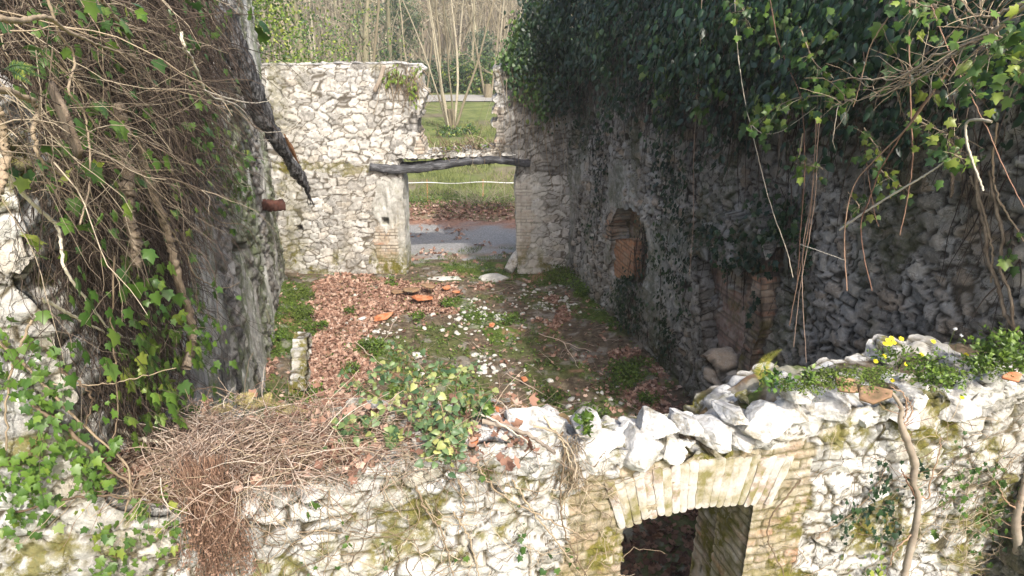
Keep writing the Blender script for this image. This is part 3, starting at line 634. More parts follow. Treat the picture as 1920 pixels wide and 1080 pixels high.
def masks_r(u, wv, z, I):
    n = fbm(u*1.6, wv, z*.9, 5, 660)
    moss = clampf(sst(.5, .64, n)*.6+sst(.7, 0, z)*.4)
    soot_shade = clampf(sst(.55, .7, fbm(u*1.3+7, wv, z*.6, 4, 670))*.4)
    br = np.maximum.reduce([u*0, soft(u, z, rpl([(1147, 395), (1165, 385), (1160, 450), (1140, 450)]), .05, 22)])
    pale = soft(u, z, rpl([(1060, 300), (1150, 300), (1300, 470), (1250, 650), (1060, 510)]), .2, 23)*.5*sst(.45, .6, n+.05)
    return dict(brick=br, moss=moss, soot_shade=soot_shade, plaster=np.clip(pale*1.2, 0, .6))
def bulge_r(u, z):
    h = (fbm(u*.9, z*.9, u*0, 3, 72)-.5)*.22
    lip = rpl([(1310, 470), (1372, 488), (1398, 500), (1462, 478), (1440, 400), (1380, 400), (1330, 420)])
    h = h+.16*soft(u, z, lip, .08, 24)
    return h*sst(0, .3, u)
masonry('masonry', RW, -.35, 10.4, -.1, 6.6, .0235, .75, keep_r, M['side'], rw, cell=(.18, .26, .11), disp=.036, tilt=.28, seed=31, masks=masks_r, K=16, joint=.07, bulge=bulge_r, rough=.022)
allbrick = lambda tone: (lambda u, wv, z, I: dict(brick=np.ones_like(u)*sst(.30, .34, fbm(u*2, wv, z*2, 3, tone)), moss=sst(.55, .65, fbm(u*4, wv, z*3, 4, tone+5))*.6, soot_shade=sst(.5, .62, fbm(u*2.4, wv, z*1.2, 4, tone+9))*.7))
def panel(name, poly, depth, m, masks, seed):
    us = [q[0] for q in poly]; zs = [q[1] for q in poly]
    masonry(name, RW, min(us)-.25, max(us)+.25, min(zs)-.25, max(zs)+.25, .03, .1, lambda su, sz, u, z, I: u > -99, m, rw, seed=seed, masks=masks, K=2, off=-depth, cell=(.25, .3, .12))
M['orangebrick'] = masonry_mat('orange_brick', DARKS, (.2, .13, .08), 0, dirt_amt=.3, brickc=((.34, .13, .05), (.55, .23, .09), (.45, .19, .09), (.5, .29, .17), (.6, .24, .08)))
M['pinkbrick'] = masonry_mat('crumbling_brick', DARKS, (.2, .15, .12), .25, dirt=(.09, .05, .035), dirt_amt=.6, brickc=((.2, .09, .06), (.32, .16, .11), (.38, .2, .15), (.42, .3, .24), (.36, .12, .07)))
panel('recess_back', N1, .3, M['brick'], allbrick(700), 41)
panel('recess_back', N2, .2, M['pinkbrick'], allbrick(720), 42)
# orange bricks standing inside the far recess
OB = rpl([(1146, 448), (1182, 448), (1182, 520), (1144, 524)])
masonry('brick_infill', RW, min(q[0] for q in OB)-.3, max(q[0] for q in OB), min(q[1] for q in OB), max(q[1] for q in OB)+.35, .02, .12, lambda su, sz, u, z, I: inpoly(u, z, OB), M['orangebrick'], rw, seed=43, masks=lambda u, w_, z, I: dict(brick=np.ones_like(u)), K=3, off=-.07)
# brick pier and low stone block at the near recess
PR = Frame(RW.p(RW.uz(1402, 690)[0], 0, .12), RW.D)
masonry('brick_pier', PR, 0, .30, 1.05, 2.38, .018, .45, lambda su, sz, u, z, I: (u > .05*np.sin(z*9)) & (u < .26+.05*np.sin(z*7+1)) & (z < 2.25+.3*np.sin(u*14)), M['brick'], rw, seed=44, masks=allbrick(760), K=8)
bu0, bu1 = RW.uz(1322, 780, .3)[0], RW.uz(1436, 780, .3)[0]
BF = Frame(RW.p(bu0, 0, .36), RW.D)
masonry('stone_plinth', BF, 0, bu1-bu0+.15, -.1, 1.45, .02, .75, lambda su, sz, u, z, I: (sz < 1.28-.12*np.abs(np.sin(su*3))) & (z < 1.34), M['side'], rw, seed=45, K=16, cell=(.26, .3, .17), disp=.07, joint=.1)
# ---- left wall, rendered, streaked and sooty
lw = thing('plastered_wall', 'tall left wall with streaked, sooty grey render, its upper part under bare stems', 'wall', (-3.4, 7, 0))
lpl = lambda pts, off=0: LW.poly(pts, off)
SO1 = lpl([(395, 560), (425, 560), (440, 700), (435, 760), (390, 760)]); LH = lpl([(433, 452), (462, 456), (460, 470), (436, 476)])
def masks_l(u, wv, z, I):
    n = fbm(u*1.2, wv, z*.5, 5, 800)
    pl = sst(.47, .53, n+.02)
    moss = clampf(sst(.5, .66, fbm(u*1.7, wv, z*.35, 4, 810))*.7+sst(10.2, 11.2, u)*sst(2.6, 1.2, z)*.8)
    soot_shade = clampf(soft(u, z, SO1, .25, 31)*.9+sst(.6, .7, fbm(u*2.3, wv, z*.3, 4, 820))*.55)
    return dict(plaster=pl*.9, moss=moss, soot_shade=soot_shade)
masonry('masonry', LW, .95, 11.9, -.1, 5.7, .026, .55, lambda su, sz, u, z, I: sz < 5.6, M['left'], lw, cell=(.26, .3, .16), disp=.05, seed=51, masks=masks_l, K=5,
        bulge=lambda u, z: (fbm(u*.8, z*.5, u*0, 3, 73)-.5)*.2-.3*inpoly(u, z, LH), rough=.02)

# ================================================================== WOODLAND BEHIND
def tree(name, label, x, y, stems, height, spread, r, m, group, twigs=1.0, crown=None, crown_m=None, seed=0, lean=(0, 0), low=.15, csz=.12, cn=0, crad=1.2):
    random.seed(seed); np.random.seed(seed); z = float(terr(x, y)); t = thing(name, label, 'tree', (x, y, z), group)
    tr, tw = Tubes(), Tubes(); tips = []
    for i in range(stems):
        a = 2*math.pi*i/max(stems, 1)+random.uniform(-.4, .4); sp = spread if stems > 1 else spread*.15
        d = unit((math.cos(a)*sp+lean[0], math.sin(a)*sp+lean[1], 1)); L = height*random.uniform(.8, 1.05)
        o = (x+math.cos(a)*r*(1.2 if stems > 1 else 0), y+math.sin(a)*r*(1.2 if stems > 1 else 0), z-.1)
        S1 = wander(o, d, L, 16, .09, (0, 0, 1), .06); r1 = r*(1 if stems == 1 else random.uniform(.4, .65))
        tr.add(S1, r1, r1*.18, 7, knob=.15)
        nb = int(14*twigs)
        for b in range(nb):
            k = random.randint(int(16*low), 15); fr = k/15; bl = L*(.42-.25*fr)*random.uniform(.5, 1.1)
            d2 = unit(np.array([random.gauss(0, 1), random.gauss(0, 1), random.uniform(.2, 1.4)]))
            B = wander(S1[k], d2, bl, 9, .22, (0, 0, 1), .08); rb = r1*(1-.8*fr)*.35
            tr.add(B, rb, rb*.25, 4)
            for q in range(int(7*twigs)):
                kk = random.randint(2, 8); Tt = wander(B[kk], unit((B[kk]-B[kk-1])+np.random.randn(3)*bl*.09), bl*random.uniform(.25, .6), 6, .3)
                tw.add(Tt, rb*.28, rb*.12, 3); tips.append(Tt)
                for s2 in range(2):
                    T2 = wander(Tt[random.randint(1, 4)], np.random.randn(3)+[0, 0, .4], bl*random.uniform(.1, .3), 4, .3); tw.add(T2, rb*.16, rb*.08, 3)
        if cn and crown == 'trunk':
            for q in range(6): tips.append(S1)
    if stems > 1: tr.add([(x, y, z-.3), (x, y, z+.4), (x, y, z+.9)], r*2.1, r*1.5, 9, knob=.2)
    tr.build('trunk', m, t)
    if tips and not (crown == 'trunk'): tw.build('twigs', m, t)
    if cn:
        allp = np.vstack(tips); P0 = allp[np.random.randint(len(allp), size=cn//12)]
        c = np.repeat(P0, 12, 0)+np.random.randn(cn//12*12, 3)*crad*.25
        n = len(c); leaves('crown', OV, c, np.random.randn(n, 3)+[0, -.2, -.8], np.random.randn(n, 3)*.6+[0, -.5, .8], np.random.uniform(.7, 1.3, n)*csz, crown_m, t)
    return t
G1 = 'trees in the wood behind the ruin'
b0 = onz(846, 246)
tree('coppiced_tree', 'pale bare tree of many stems on the meadow, seen through the wall gap', float(b0[0]), 32.0, 7, 11, .33, .105, M['farbark'], G1, .8, seed=1, low=.3)
def gx_at(px, Y): return (px-960)/FPX*(Y*math.cos(PITCH)+CAMH*math.sin(PITCH))
TREES = [('bare_tree', 'grey bare tree with twin leaning trunks right behind the far wall top', 640, 24, 2, 9, .35, .2, 'farbark', dict(seed=2, low=.1)),
 ('bare_tree', 'slim leafless tree between the ivied bush and the coppiced tree', 735, 38, 1, 12, .2, .16, 'farbark2', dict(seed=3)),
 ('bare_tree', 'thin bare tree left of the coppiced stems, near the lane', 790, 41, 2, 12, .2, .12, 'farbark', dict(seed=4)),
 ('bare_tree', 'leafless tree just beyond the lane behind the coppiced stems', 872, 52, 2, 14, .2, .17, 'farbark2', dict(seed=5)),
 ('bare_tree', 'bare tree by the lane just left of the ivied wall corner', 915, 46, 2, 12, .2, .14, 'farbark', dict(seed=6)),
 ('bare_tree', 'bare tree far back at the left end of the gap', 700, 56, 2, 15, .2, .2, 'farbark2', dict(seed=7)),
 ('bare_tree', 'bare tree high on the slope above the coppiced tree', 835, 66, 2, 14, .25, .2, 'farbark', dict(seed=8)),
 ('bare_tree', 'bare tree on the slope above the ivied corner of the side wall', 960, 62, 2, 14, .25, .2, 'farbark', dict(seed=9)),
 ('bare_tree', 'bare tree with low tangled boughs behind the middle of the far wall', 590, 30, 3, 9, .4, .14, 'farbark', dict(seed=10, low=.1)),
 ('bare_tree', 'bare grey tree behind the left end of the far wall', 520, 42, 2, 13, .3, .2, 'farbark2', dict(seed=11)),
 ('ivied_tree', 'tree trunk wrapped in green ivy, left of the bare twin trunks', 575, 25, 1, 8, .2, .22, 'farbark2', dict(seed=12, crown='trunk', cn=1800, csz=.11, crad=1.5, crown_m=M['ivymid'])),
 ('ivied_tree', 'ivy covered trunk between the twin trunks and the dark evergreen', 690, 30, 1, 9, .2, .2, 'farbark2', dict(seed=13, crown='trunk', cn=1500, csz=.11, crad=1.3, crown_m=M['ivymid'])),
 ('evergreen_tree', 'dark blue green evergreen above the middle of the far wall', 752, 44, 1, 8.5, .2, .15, 'farbark2', dict(seed=14, crown='x', cn=3500, csz=.16, crad=1.2, crown_m=M['pine'])),
 ('evergreen_tree', 'dense green tree beyond the lane behind the coppiced stems', 900, 58, 1, 5, .2, .2, 'farbark2', dict(seed=15, crown='x', cn=3000, csz=.2, crad=1.5, crown_m=M['pine'])),
 ('evergreen_tree', 'dark evergreen at the far left beyond the wall corner', 470, 40, 1, 11, .2, .25, 'farbark2', dict(seed=16, crown='x', cn=4500, csz=.2, crad=2, crown_m=M['ivymid'])),
 ('bare_tree', 'bare tree on the slope behind the twin trunks', 650, 50, 3, 12, .3, .15, 'farbark2', dict(seed=17))]
for nm, lb, px, Y, st, h, sp, r, mm, kw in TREES: tree(nm, lb, gx_at(px, Y), Y, st, h, sp, r, M[mm], G1, **kw)
random.seed(5); np.random.seed(5)
def bush(name, label, c, rad, n, m, size, group=None, tmpl=OV, stems=25, cat='bush', down=.4, clump=.3, stem_m=None):
    c = np.array(c, float); rad = np.array(rad, float); t = thing(name, label, cat, (c[0], c[1], c[2]-rad[2]), group); tb = Tubes(); P_ = []
    nc = max(4, n//22)
    for i in range(nc):
        d = np.random.randn(3); d /= np.linalg.norm(d); p = c+d*rad*random.uniform(.35, 1)**.5*(1+.25*math.sin(7*d[0]+5*d[2])); P_.append(p)
    for i in range(stems):
        q = P_[random.randrange(nc)]; b = c-[0, 0, rad[2]]+np.random.randn(3)*[.12*rad[0], .12*rad[1], 0]
        tb.add(curve([b, (b+q)/2+np.random.randn(3)*rad*.12, q], 8), .012*max(rad), .004*max(rad), 4)
    P_ = np.repeat(np.array(P_), 22, 0); n = len(P_); off = np.random.randn(n, 3)*rad*clump*.5; 
    tb.build('stems', stem_m or M['farbark2'], t)
    leaves('foliage', tmpl, P_+off, np.random.randn(n, 3)*.7+[0, 0, -down]+nrmz(P_+off-c)*.5, nrmz(P_+off-c)+np.random.randn(n, 3)*.5+[0, -.2, .5], np.random.uniform(.7, 1.25, n)*size, m, t)
    return t
bush('shrub', 'bright yellow green shrub rising behind the left end of the far wall', (gx_at(535, 17.5), 17.8, 3.3), (.8, .8, 3.0), 4500, M['shrub'], .1, stem_m=M['farbark'])
bush('shrub', 'green shrub mixed with twigs behind the far wall, right of the bright one', (gx_at(625, 21), 21, 2.2), (.9, .8, 2.2), 1800, M['shrub'], .09, stem_m=M['farbark'])
bush('shrub', 'low dark bush beside the lane, right of the coppiced tree', (gx_at(895, 48.5), 49, 1.1), (2.2, 1, 1.4), 4000, M['ivymid'], .2)
bush('shrub', 'long low thicket along the far side of the lane, left of the coppiced tree', (gx_at(800, 49), 49.5, .9), (3.2, 1, 1.2), 3500, M['pine'], .22)
bush('shrub', 'small dark creeper at the foot of the coppiced tree', (gx_at(858, 30.5), 30.3, .15), (.9, .5, .3), 900, M['ivymid'], .12)
# brushwood bank seen through the doorway
t = thing('brushwood', 'heap of cut brushwood and bare shoots on the bank behind the doorway', 'brushwood', (.1, 18.2, 0)); tb = Tubes()
for i in range(420):
    x = random.uniform(-1.3, 2.2); b = (x, random.uniform(17.7, 18.6), .1); tb.add(wander(b, (random.gauss(.3, .8), random.gauss(0, .3), random.uniform(.1, 1)), random.uniform(.3, 1.0), 6, .25, (0, 0, -1), .05), .008, .003, 3)
tb.build('twigs', M['farbark'], t)
n = 3500; q = np.stack([np.random.uniform(-3, 3, n), np.random.normal(18.15, .35, n), np.random.uniform(.1, .5, n)**1.4], 1); leaves('foliage', OV, q, np.random.randn(n, 3)+[0, 0, .6], np.random.randn(n, 3)+[0, -1, 1], .05, M['weed'], t)
HAZE = link('haze', mesh_np('haze', np.array([(x, y, z) for x in (-172, 172) for y in (-42, 322) for z in (-9, 72)], float), [np.array([(0, 1, 3, 2), (4, 6, 7, 5), (0, 4, 5, 1), (2, 3, 7, 6), (0, 2, 6, 4), (1, 5, 7, 3)])], smooth=False), None)
hm = bpy.data.materials.new('haze'); hm.use_nodes = True; hm.node_tree.nodes.remove(hm.node_tree.nodes['Principled BSDF']); pv = hm.node_tree.nodes.new('ShaderNodeVolumePrincipled'); pv.inputs['Density'].default_value = .0011; pv.inputs['Color'].default_value = (.9, .92, .95, 1); hm.node_tree.links.new(pv.outputs[0], hm.node_tree.nodes['Material Output'].inputs['Volume']); HAZE.data.materials.append(hm); props(HAZE, kind='stuff')
# white fence tape on thin posts
fe = thing('tape_fence', 'low fence of white tape strung on thin rusty posts beyond the doorway', 'fence', (0, 18.9, 0))
zt = lambda x: ony(x, 341, 18.9)[2]
for x in (690, 800, 905, 1010):
    p = ony(x, 341, 18.9); tb = Tubes(); tb.add([(p[0], 18.9, .0), (p[0]+.01, 18.9, p[2]+.07)], .014, .012, 6); tb.build('post', M['post'], fe)
tb = Tubes(); tb.add(curve([ony(x, y, 18.88) for x, y in ((560, 340), (690, 341), (750, 343.5), (800, 342), (850, 344), (905, 341), (960, 343), (1010, 340), (1150, 340))], 40), .011, .011, 4); tb.build('tape', M['tape'], fe)
# meadow grass, bank leaves, far wood
def blades(name, P_, size, m, kind='stuff', tmpl=BLADE):
    n = len(P_); return props(leaves(name, tmpl, P_, np.random.randn(n, 3)*[.45, .45, .1]+[0, 0, 1], np.random.randn(n, 3)*[1, 1, .2], size, m), kind=kind)
n = 26000; q = np.random.uniform(0, 1, n)**1.3; Y = 18.3+q*16; X = np.random.uniform(-1, 1, n)*(4+.22*(Y-18))-.6
keep = fbm(X*.8, Y*.8, X*0, 3, 900) > .42; X, Y = X[keep], Y[keep]
blades('meadow_grass', np.stack([X, Y, terr(X, Y)-.01], 1), np.random.uniform(.08, .22, len(X))*(1+.02*(Y-18)), M['grass'])
n = 5200; X = np.random.uniform(-4.5, 4.5, n); Y = np.concatenate([np.random.normal(17.7, .42, n*2//3), np.random.uniform(13.5, 16.5, n-n*2//3)])
kk = (Y > 17.0) | (fbm(X*1.6, Y*1.6, X*0, 3, 905) > .53); X, Y = X[kk], Y[kk]; n = len(X)
Zz = np.where(Y > 17.2, terr(X, Y), pathz(X, Y))+.015
props(leaves('bank_leaves', DEAD, np.stack([X, Y, Zz], 1), np.random.randn(n, 3)*[1, 1, .2], np.random.randn(n, 3)*.4+[0, 0, 1], np.random.uniform(.07, .12, n), M['deadleaf']), kind='stuff')
tb = Tubes(); n = 900
for i in range(n):
    Y = random.uniform(62, 150); X = gx_at(random.uniform(420, 1120), Y); z = float(terr(X, Y)); h = random.uniform(7, 13)
    P_ = wander((X, Y, z), (random.gauss(0, .08), 0, 1), h, 6, .06); tb.add(P_, .13, .04, 4)
    for b in range(9):
        k = random.randint(2, 5); tb.add(wander(P_[k], (random.gauss(0, 1), random.gauss(0, .5), random.uniform(.3, 1.2)), random.uniform(1.5, 4), 4, .25), .05, .02, 3)
props(tb.build('distant_wood', M['farbark'], None), kind='stuff')

# ================================================================== IVY
def in_any(u, z, polys):
    r = np.zeros(np.shape(u), bool)
    for p in polys: r |= inpoly(u, z, p)
    return r
def surf_clumps(fr, poly, dens, off=(.05, .5), per=18, rad=.16, seed=0):
    """clump centres spread over a polygon of a wall face, standing off it"""
    rs = np.random.RandomState(seed); us = [q[0] for q in poly]; zs = [q[1] for q in poly]; A = (max(us)-min(us))*(max(zs)-min(zs)); n = int(A*dens/per)
    u = rs.uniform(min(us), max(us), n); z = rs.uniform(min(zs), max(zs), n); a = (fbm(u*3, z*3, u*0, 3, seed)-.5)*.5
    a = a+(fbm(u*7, z*1.2, u*0, 3, seed+9)-.5)*.9; k = inpoly(u+a*.5, z+a, poly) & (z < 6.6-1.2*(u > 6.2)); u, z = u[k], z[k]; o = off[0]+(off[1]-off[0])*np.clip(.5*rs.rand(len(u))+1.1*(fbm(u*1.7, z*1.1, u*0, 3, seed+5)-.22), 0, 1)
    c = fr.O+np.outer(u, fr.D)+np.outer(o, fr.N); c[:, 2] += z
    c = np.repeat(c, per, 0); m = len(c); sp = rs.randn(m, 3)*rad*[.55, .55, 1.0]; sp[:, 2] -= np.abs(rs.randn(m))*rad*.6
    return c+sp, rs
def ivy_leaves(name, fr, poly, dens, m, parent, size=.07, tmpl=OV, seed=0, **kw):
    P_, rs = surf_clumps(fr, poly, dens, seed=seed, **kw); n = len(P_)
    if n == 0: return
    side = rs.randn(n, 1)*fr.D[None]
    T = side*.5+fr.N[None]*rs.uniform(0, .5, (n, 1))+np.array([0, 0, -1.])*rs.uniform(.4, 1.1, (n, 1))
    Nn = fr.N[None]*rs.uniform(.3, 1, (n, 1))+np.array([0, 0, .7])*rs.rand(n, 1)+rs.randn(n, 3)*.35
    r = np.clip(.22+.8*fbm(P_[:, 0]*1.3, P_[:, 1]*1.3, P_[:, 2]*1.3, 3, seed+3)*rs.uniform(.3, 1.3, n), 0, 1)
    return leaves(name, tmpl, P_, T, Nn, rs.uniform(.4, 1.4, n)*size, m, parent, rnd=r)
def hang_stems(fr, poly, n, m, parent, r=.006, L=(.6, 2.2), off=(.02, .25), seed=0, name='hanging_stems', wob=.14, k=3, down=1., zmin=0):
    rs = np.random.RandomState(seed); np.random.seed(seed); tb = Tubes(); us = [q[0] for q in poly]; zs = [q[1] for q in poly]; c = 0
    while c < n:
        u = rs.uniform(min(us), max(us)); z = rs.uniform(min(zs), max(zs))
        if not inpoly(np.array([u]), np.array([z]), poly)[0]: continue
        c += 1; p = fr.p(u, z, rs.uniform(*off)); l = min(rs.uniform(*L), p[2]-.15)
        ds = float(np.clip(p[1]/5.5, .42, 1)); Pm = wander(p, fr.D*rs.randn()*.4+np.array([0, 0, -down]), max(l, .2)*(ds if r < .005 else 1), 10, wob, (0, 0, -1), .15)
        if zmin: 
            if (p-FW.O)@FW.N > -.25*(p[2] < 3.3): continue
            Pm = Pm[Pm[:, 2] > zmin+.1*rs.rand()]
            if len(Pm) < 3: continue
        tb.add(Pm, r*rs.uniform(.4, 1.5)**1.3*ds, r*.4*ds, k)
    return tb.build(name, m, parent)
PT = [(930, 90), (975, 40), (1000, -130), (1050, -230), (1300, -340), (1925, -300), (1925, 150), (1800, 165), (1700, 180), (1620, 220), (1560, 270), (1530, 210), (1480, 200), (1450, 270), (1410, 210), (1360, 200), (1320, 270), (1280, 200), (1240, 250), (1200, 160), (1170, 150), (1150, 220), (1120, 130), (1060, 100), (1020, 110), (980, 90)]  # points above the frame add unseen ivy that widens the far wall's shade
iv = thing('ivy', 'dense dark green ivy curtain over the upper half of the shaded right wall', 'ivy', RW.p(4, 3.4, .2))
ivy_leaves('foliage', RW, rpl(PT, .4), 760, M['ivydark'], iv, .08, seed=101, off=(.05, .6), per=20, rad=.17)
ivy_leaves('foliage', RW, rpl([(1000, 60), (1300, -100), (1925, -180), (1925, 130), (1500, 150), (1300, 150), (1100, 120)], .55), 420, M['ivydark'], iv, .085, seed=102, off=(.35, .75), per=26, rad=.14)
ivy_leaves('foliage', RW, rpl([(1180, 100), (1500, 0), (1925, -100), (1925, 130), (1640, 180), (1480, 260), (1340, 220), (1240, 190)], .5), 120, M['ivymid'], iv, .08, tmpl=IVY, seed=103, off=(.3, .7), per=14, rad=.1)
hang_stems(RW, rpl([(950, 80), (1200, 0), (1900, 0), (1900, 200), (1500, 250), (1300, 240), (1100, 160)], .2), 650, M['darkstem'], iv, .006, (.3, 1.0), (.0, .35), 104)
ic = thing('ivy', 'lighter ivy mound on the top corner where far wall meets right wall', 'ivy', (.6, 13.2, 4))
CF = Frame((-.6, 13.05, 0), (1, 0, 0))
ivy_leaves('foliage', BW, [BW.uz(*q) for q in [(925, 120), (940, 80), (975, 40), (990, 0), (1080, -60), (1100, 140), (1010, 200), (985, 150), (950, 130)]], 1500, M['ivymid'], ic, .085, seed=105, off=(-.4, .4), per=22, rad=.16)
ivy_leaves('foliage', BW, [BW.uz(*q) for q in [(965, 40), (1000, -20), (1120, -60), (1120, 190), (1060, 220), (1010, 170), (985, 110)]], 700, M['ivydark'], ic, .085, seed=106, off=(.1, .5), per=22, rad=.16)
hang_stems(BW, [BW.uz(*q) for q in [(930, 110), (1060, 100), (1060, 200), (930, 150)]], 60, M['drystem'], ic, .006, (.5, 2.5), (.02, .15), 107)
for k, (lb, pl_, dn, mm, of) in enumerate([
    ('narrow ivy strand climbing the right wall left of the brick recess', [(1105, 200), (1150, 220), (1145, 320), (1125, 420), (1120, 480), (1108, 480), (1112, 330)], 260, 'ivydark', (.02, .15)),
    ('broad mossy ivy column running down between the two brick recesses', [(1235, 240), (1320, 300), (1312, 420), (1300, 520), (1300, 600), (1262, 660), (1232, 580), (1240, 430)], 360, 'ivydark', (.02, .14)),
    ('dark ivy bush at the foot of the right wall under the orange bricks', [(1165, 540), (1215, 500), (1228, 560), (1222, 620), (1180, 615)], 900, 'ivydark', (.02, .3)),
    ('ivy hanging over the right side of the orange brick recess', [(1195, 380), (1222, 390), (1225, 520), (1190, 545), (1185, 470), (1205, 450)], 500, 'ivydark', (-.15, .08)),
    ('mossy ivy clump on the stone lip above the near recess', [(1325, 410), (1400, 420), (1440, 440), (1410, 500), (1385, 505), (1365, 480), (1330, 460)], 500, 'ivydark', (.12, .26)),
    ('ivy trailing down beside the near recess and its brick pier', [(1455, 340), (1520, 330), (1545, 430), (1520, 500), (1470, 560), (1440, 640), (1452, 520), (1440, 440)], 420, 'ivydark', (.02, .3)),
    ('small ivy sprays creeping over the bare grey stones near the right edge', [(1810, 240), (1925, 200), (1925, 620), (1890, 600), (1850, 450), (1810, 360)], 110, 'ivymid', (.02, .15))]):
    pp = rpl(pl_); t = thing('ivy', lb, 'ivy', RW.p(pp[0][0], pp[-1][1], .05)); ivy_leaves('foliage', RW, pp, dn, M[mm], t, .06, tmpl=IVY if k > 3 else OV, seed=110+k, off=of, per=12, rad=.07)
    hang_stems(RW, pp, 26, M['darkstem'], t, .006, (.2, .8), (.01, .08), 120+k)
# ivy on the far wall's right shoulder
t = thing('ivy', 'ivy tuft with dry roots hanging from the top of the far wall by the gap', 'ivy', tuple(BW.p(3.2, 3.6, .05)))
ivy_leaves('foliage', BW, [BW.uz(*q) for q in [(725, 125), (765, 112), (800, 118), (795, 160), (765, 185), (735, 165)]], 420, M['shrub'], t, .085, seed=131, off=(.0, .2), per=12, rad=.08)
hang_stems(BW, [BW.uz(*q) for q in [(700, 125), (795, 120), (795, 165), (710, 150)]], 60, M['drystem'], t, .008, (.2, .8), (.03, .16), 132, wob=.3)
t = props(beam_mesh('dead_branch', [ony(*q, 12.98) for q in ((720, 122), (714, 145), (702, 172))], .035, .035, M['greybark'], None, seed=5, n=20), 'short pale dead branch leaning on the top of the far wall', 'branch')
t = thing('ivy', 'withered growth and dry roots on the rubble over the burnt lintel', 'ivy', tuple(BW.p(3.7, 2.6, 0))); tb = Tubes()
for i in range(130): tb.add(wander(ony(random.uniform(815, 940), random.uniform(266, 292), 13.15), np.random.randn(3)+[0, -.3, .1], random.uniform(.2, .5), 6, .5), .008, .004, 3)
tb.build('roots', M['drystem'], t); ivy_leaves('foliage', BW, [BW.uz(*q) for q in [(820, 282), (850, 264), (925, 272), (925, 292), (830, 296)]], 1300, M['shrub'], t, .06, seed=133, off=(-.3, .05), per=10, rad=.06)

# ---- left wall: curtain of dead and living ivy stems
dk = thing('dead_ivy', 'huge curtain of tangled dead ivy stems covering the left wall', 'ivy', LW.p(2.5, 2.8, .2))
LP = lpl([(40, -300), (375, -120), (370, 100), (345, 260), (335, 420), (330, 560), (320, 700), (345, 770), (100, 850), (60, 600), (30, 300)], .36)
hang_stems(LW, LP, 9500, M['darkstem'], dk, .0042, (.3, 1.3), (.02, .42), 140, name='dead_stems', wob=.5, zmin=2.82)
hang_stems(LW, LP, 3000, M['tangle'], dk, .0024, (.2, .9), (.2, .45), 141, name='dry_stems', wob=.6, down=.6, zmin=2.82)
random.seed(9); np.random.seed(9); tb = Tubes(); tbd = Tubes()
for i in range(260):                                          # sunlit arching shoots at the top
    x, y = random.uniform(-60, 270), random.uniform(-60, 330); of = random.uniform(.3, .6)
    p = onpl(x, y, LW.O+LW.N*of, LW.N); d = LW.D*random.uniform(-.1, 1.1)+LW.N*random.uniform(-.1, .7)+np.array([0, 0, random.uniform(-.9, .4)])
    L = random.uniform(.25, .8); Pm = wander(p, d, L, 12, .35, (0, 0, -1), .07); r = random.uniform(.0016, .0055)*min(1, max(.45, p[1]/4))
    T0 = tb if i % 6 < 1 else tbd; T0.add(Pm, r, r*.35, 4, knob=.15)
    for q in range(random.randint(1, 4)):
        k = random.randint(3, 9); T0.add(wander(Pm[k], (Pm[k]-Pm[k-1])/L*3+np.random.randn(3)*.5, L*random.uniform(.2, .5), 7, .35, (0, 0, -1), .05), r*.55, r*.25, 3)
tb.build('arching_shoots', M['drystem'], dk); tbd.build('brown_shoots', M['tangle'], dk)
def pxcurve(fr, pts, offs, n=30): 
    return curve([onpl(x, y, fr.O+fr.N*o, fr.N) for (x, y), o in zip(pts, offs if hasattr(offs, '__len__') else [offs]*len(pts))], n)
for pts, r0, r1, m_, of in [
    ([(225, 200), (235, 300), (243, 380), (250, 440), (257, 500)], .026, .022, 'bark', .52), ([(262, 270), (290, 370), (312, 430), (325, 480), (335, 530), (355, 590), (362, 630), (350, 690)], .02, .027, 'bark', .5),
    ([(190, 0), (230, 45), (290, 62), (345, 95), (372, 88), (402, 84)], .009, .003, 'drystem', .6), ([(-20, 35), (40, 38), (90, 34), (130, 60), (200, 90), (260, 110)], .008, .003, 'drystem', .7),
    ([(-20, 160), (40, 180), (70, 200), (65, 240), (75, 300), (120, 330)], .011, .004, 'drystem', .5), ([(-10, 200), (5, 240), (12, 290), (2, 340), (-10, 380)], .015, .011, 'drystem', .4),
    ([(340, 60), (345, 90), (360, 110), (372, 140), (395, 180), (440, 195), (462, 215), (480, 240), (510, 248), (550, 240), (565, 222)], .008, .003, 'palecane', .75),
    ([(440, 200), (465, 230), (480, 260), (505, 262)], .004, .002, 'palecane', .8), ([(380, 170), (430, 185), (470, 193), (500, 190), (520, 180)], .006, .003, 'palecane', .75),
    ([(230, 230), (290, 290), (330, 330), (370, 370), (410, 415), (460, 425), (490, 470)], .007, .003, 'drystem', .5), ([(320, 430), (350, 480), (370, 520), (420, 540), (450, 530)], .006, .003, 'drystem', .5),
    ([(0, 310), (60, 380), (110, 430), (120, 500), (160, 560), (210, 620), (260, 640)], .008, .004, 'palecane', .35), ([(80, 560), (150, 600), (230, 640), (330, 700)], .007, .003, 'palecane', .3),
    ([(90, 0), (110, 60), (140, 110), (130, 170), (160, 220), (170, 330), (150, 420)], .005, .003, 'drystem', .6), ([(412, 270), (430, 310), (450, 345), (470, 350)], .004, .002, 'palecane', .3)]:
    tb = Tubes(); tb.add(jitter(pxcurve(LW, pts, of, 60), r0*.25), r0, r1, 9 if r0 > .02 else 5, rnd=.6, knob=.35 if r0 > .02 else .15); tb.build('thick_stem' if r0 > .02 else 'branch', M[m_], dk)
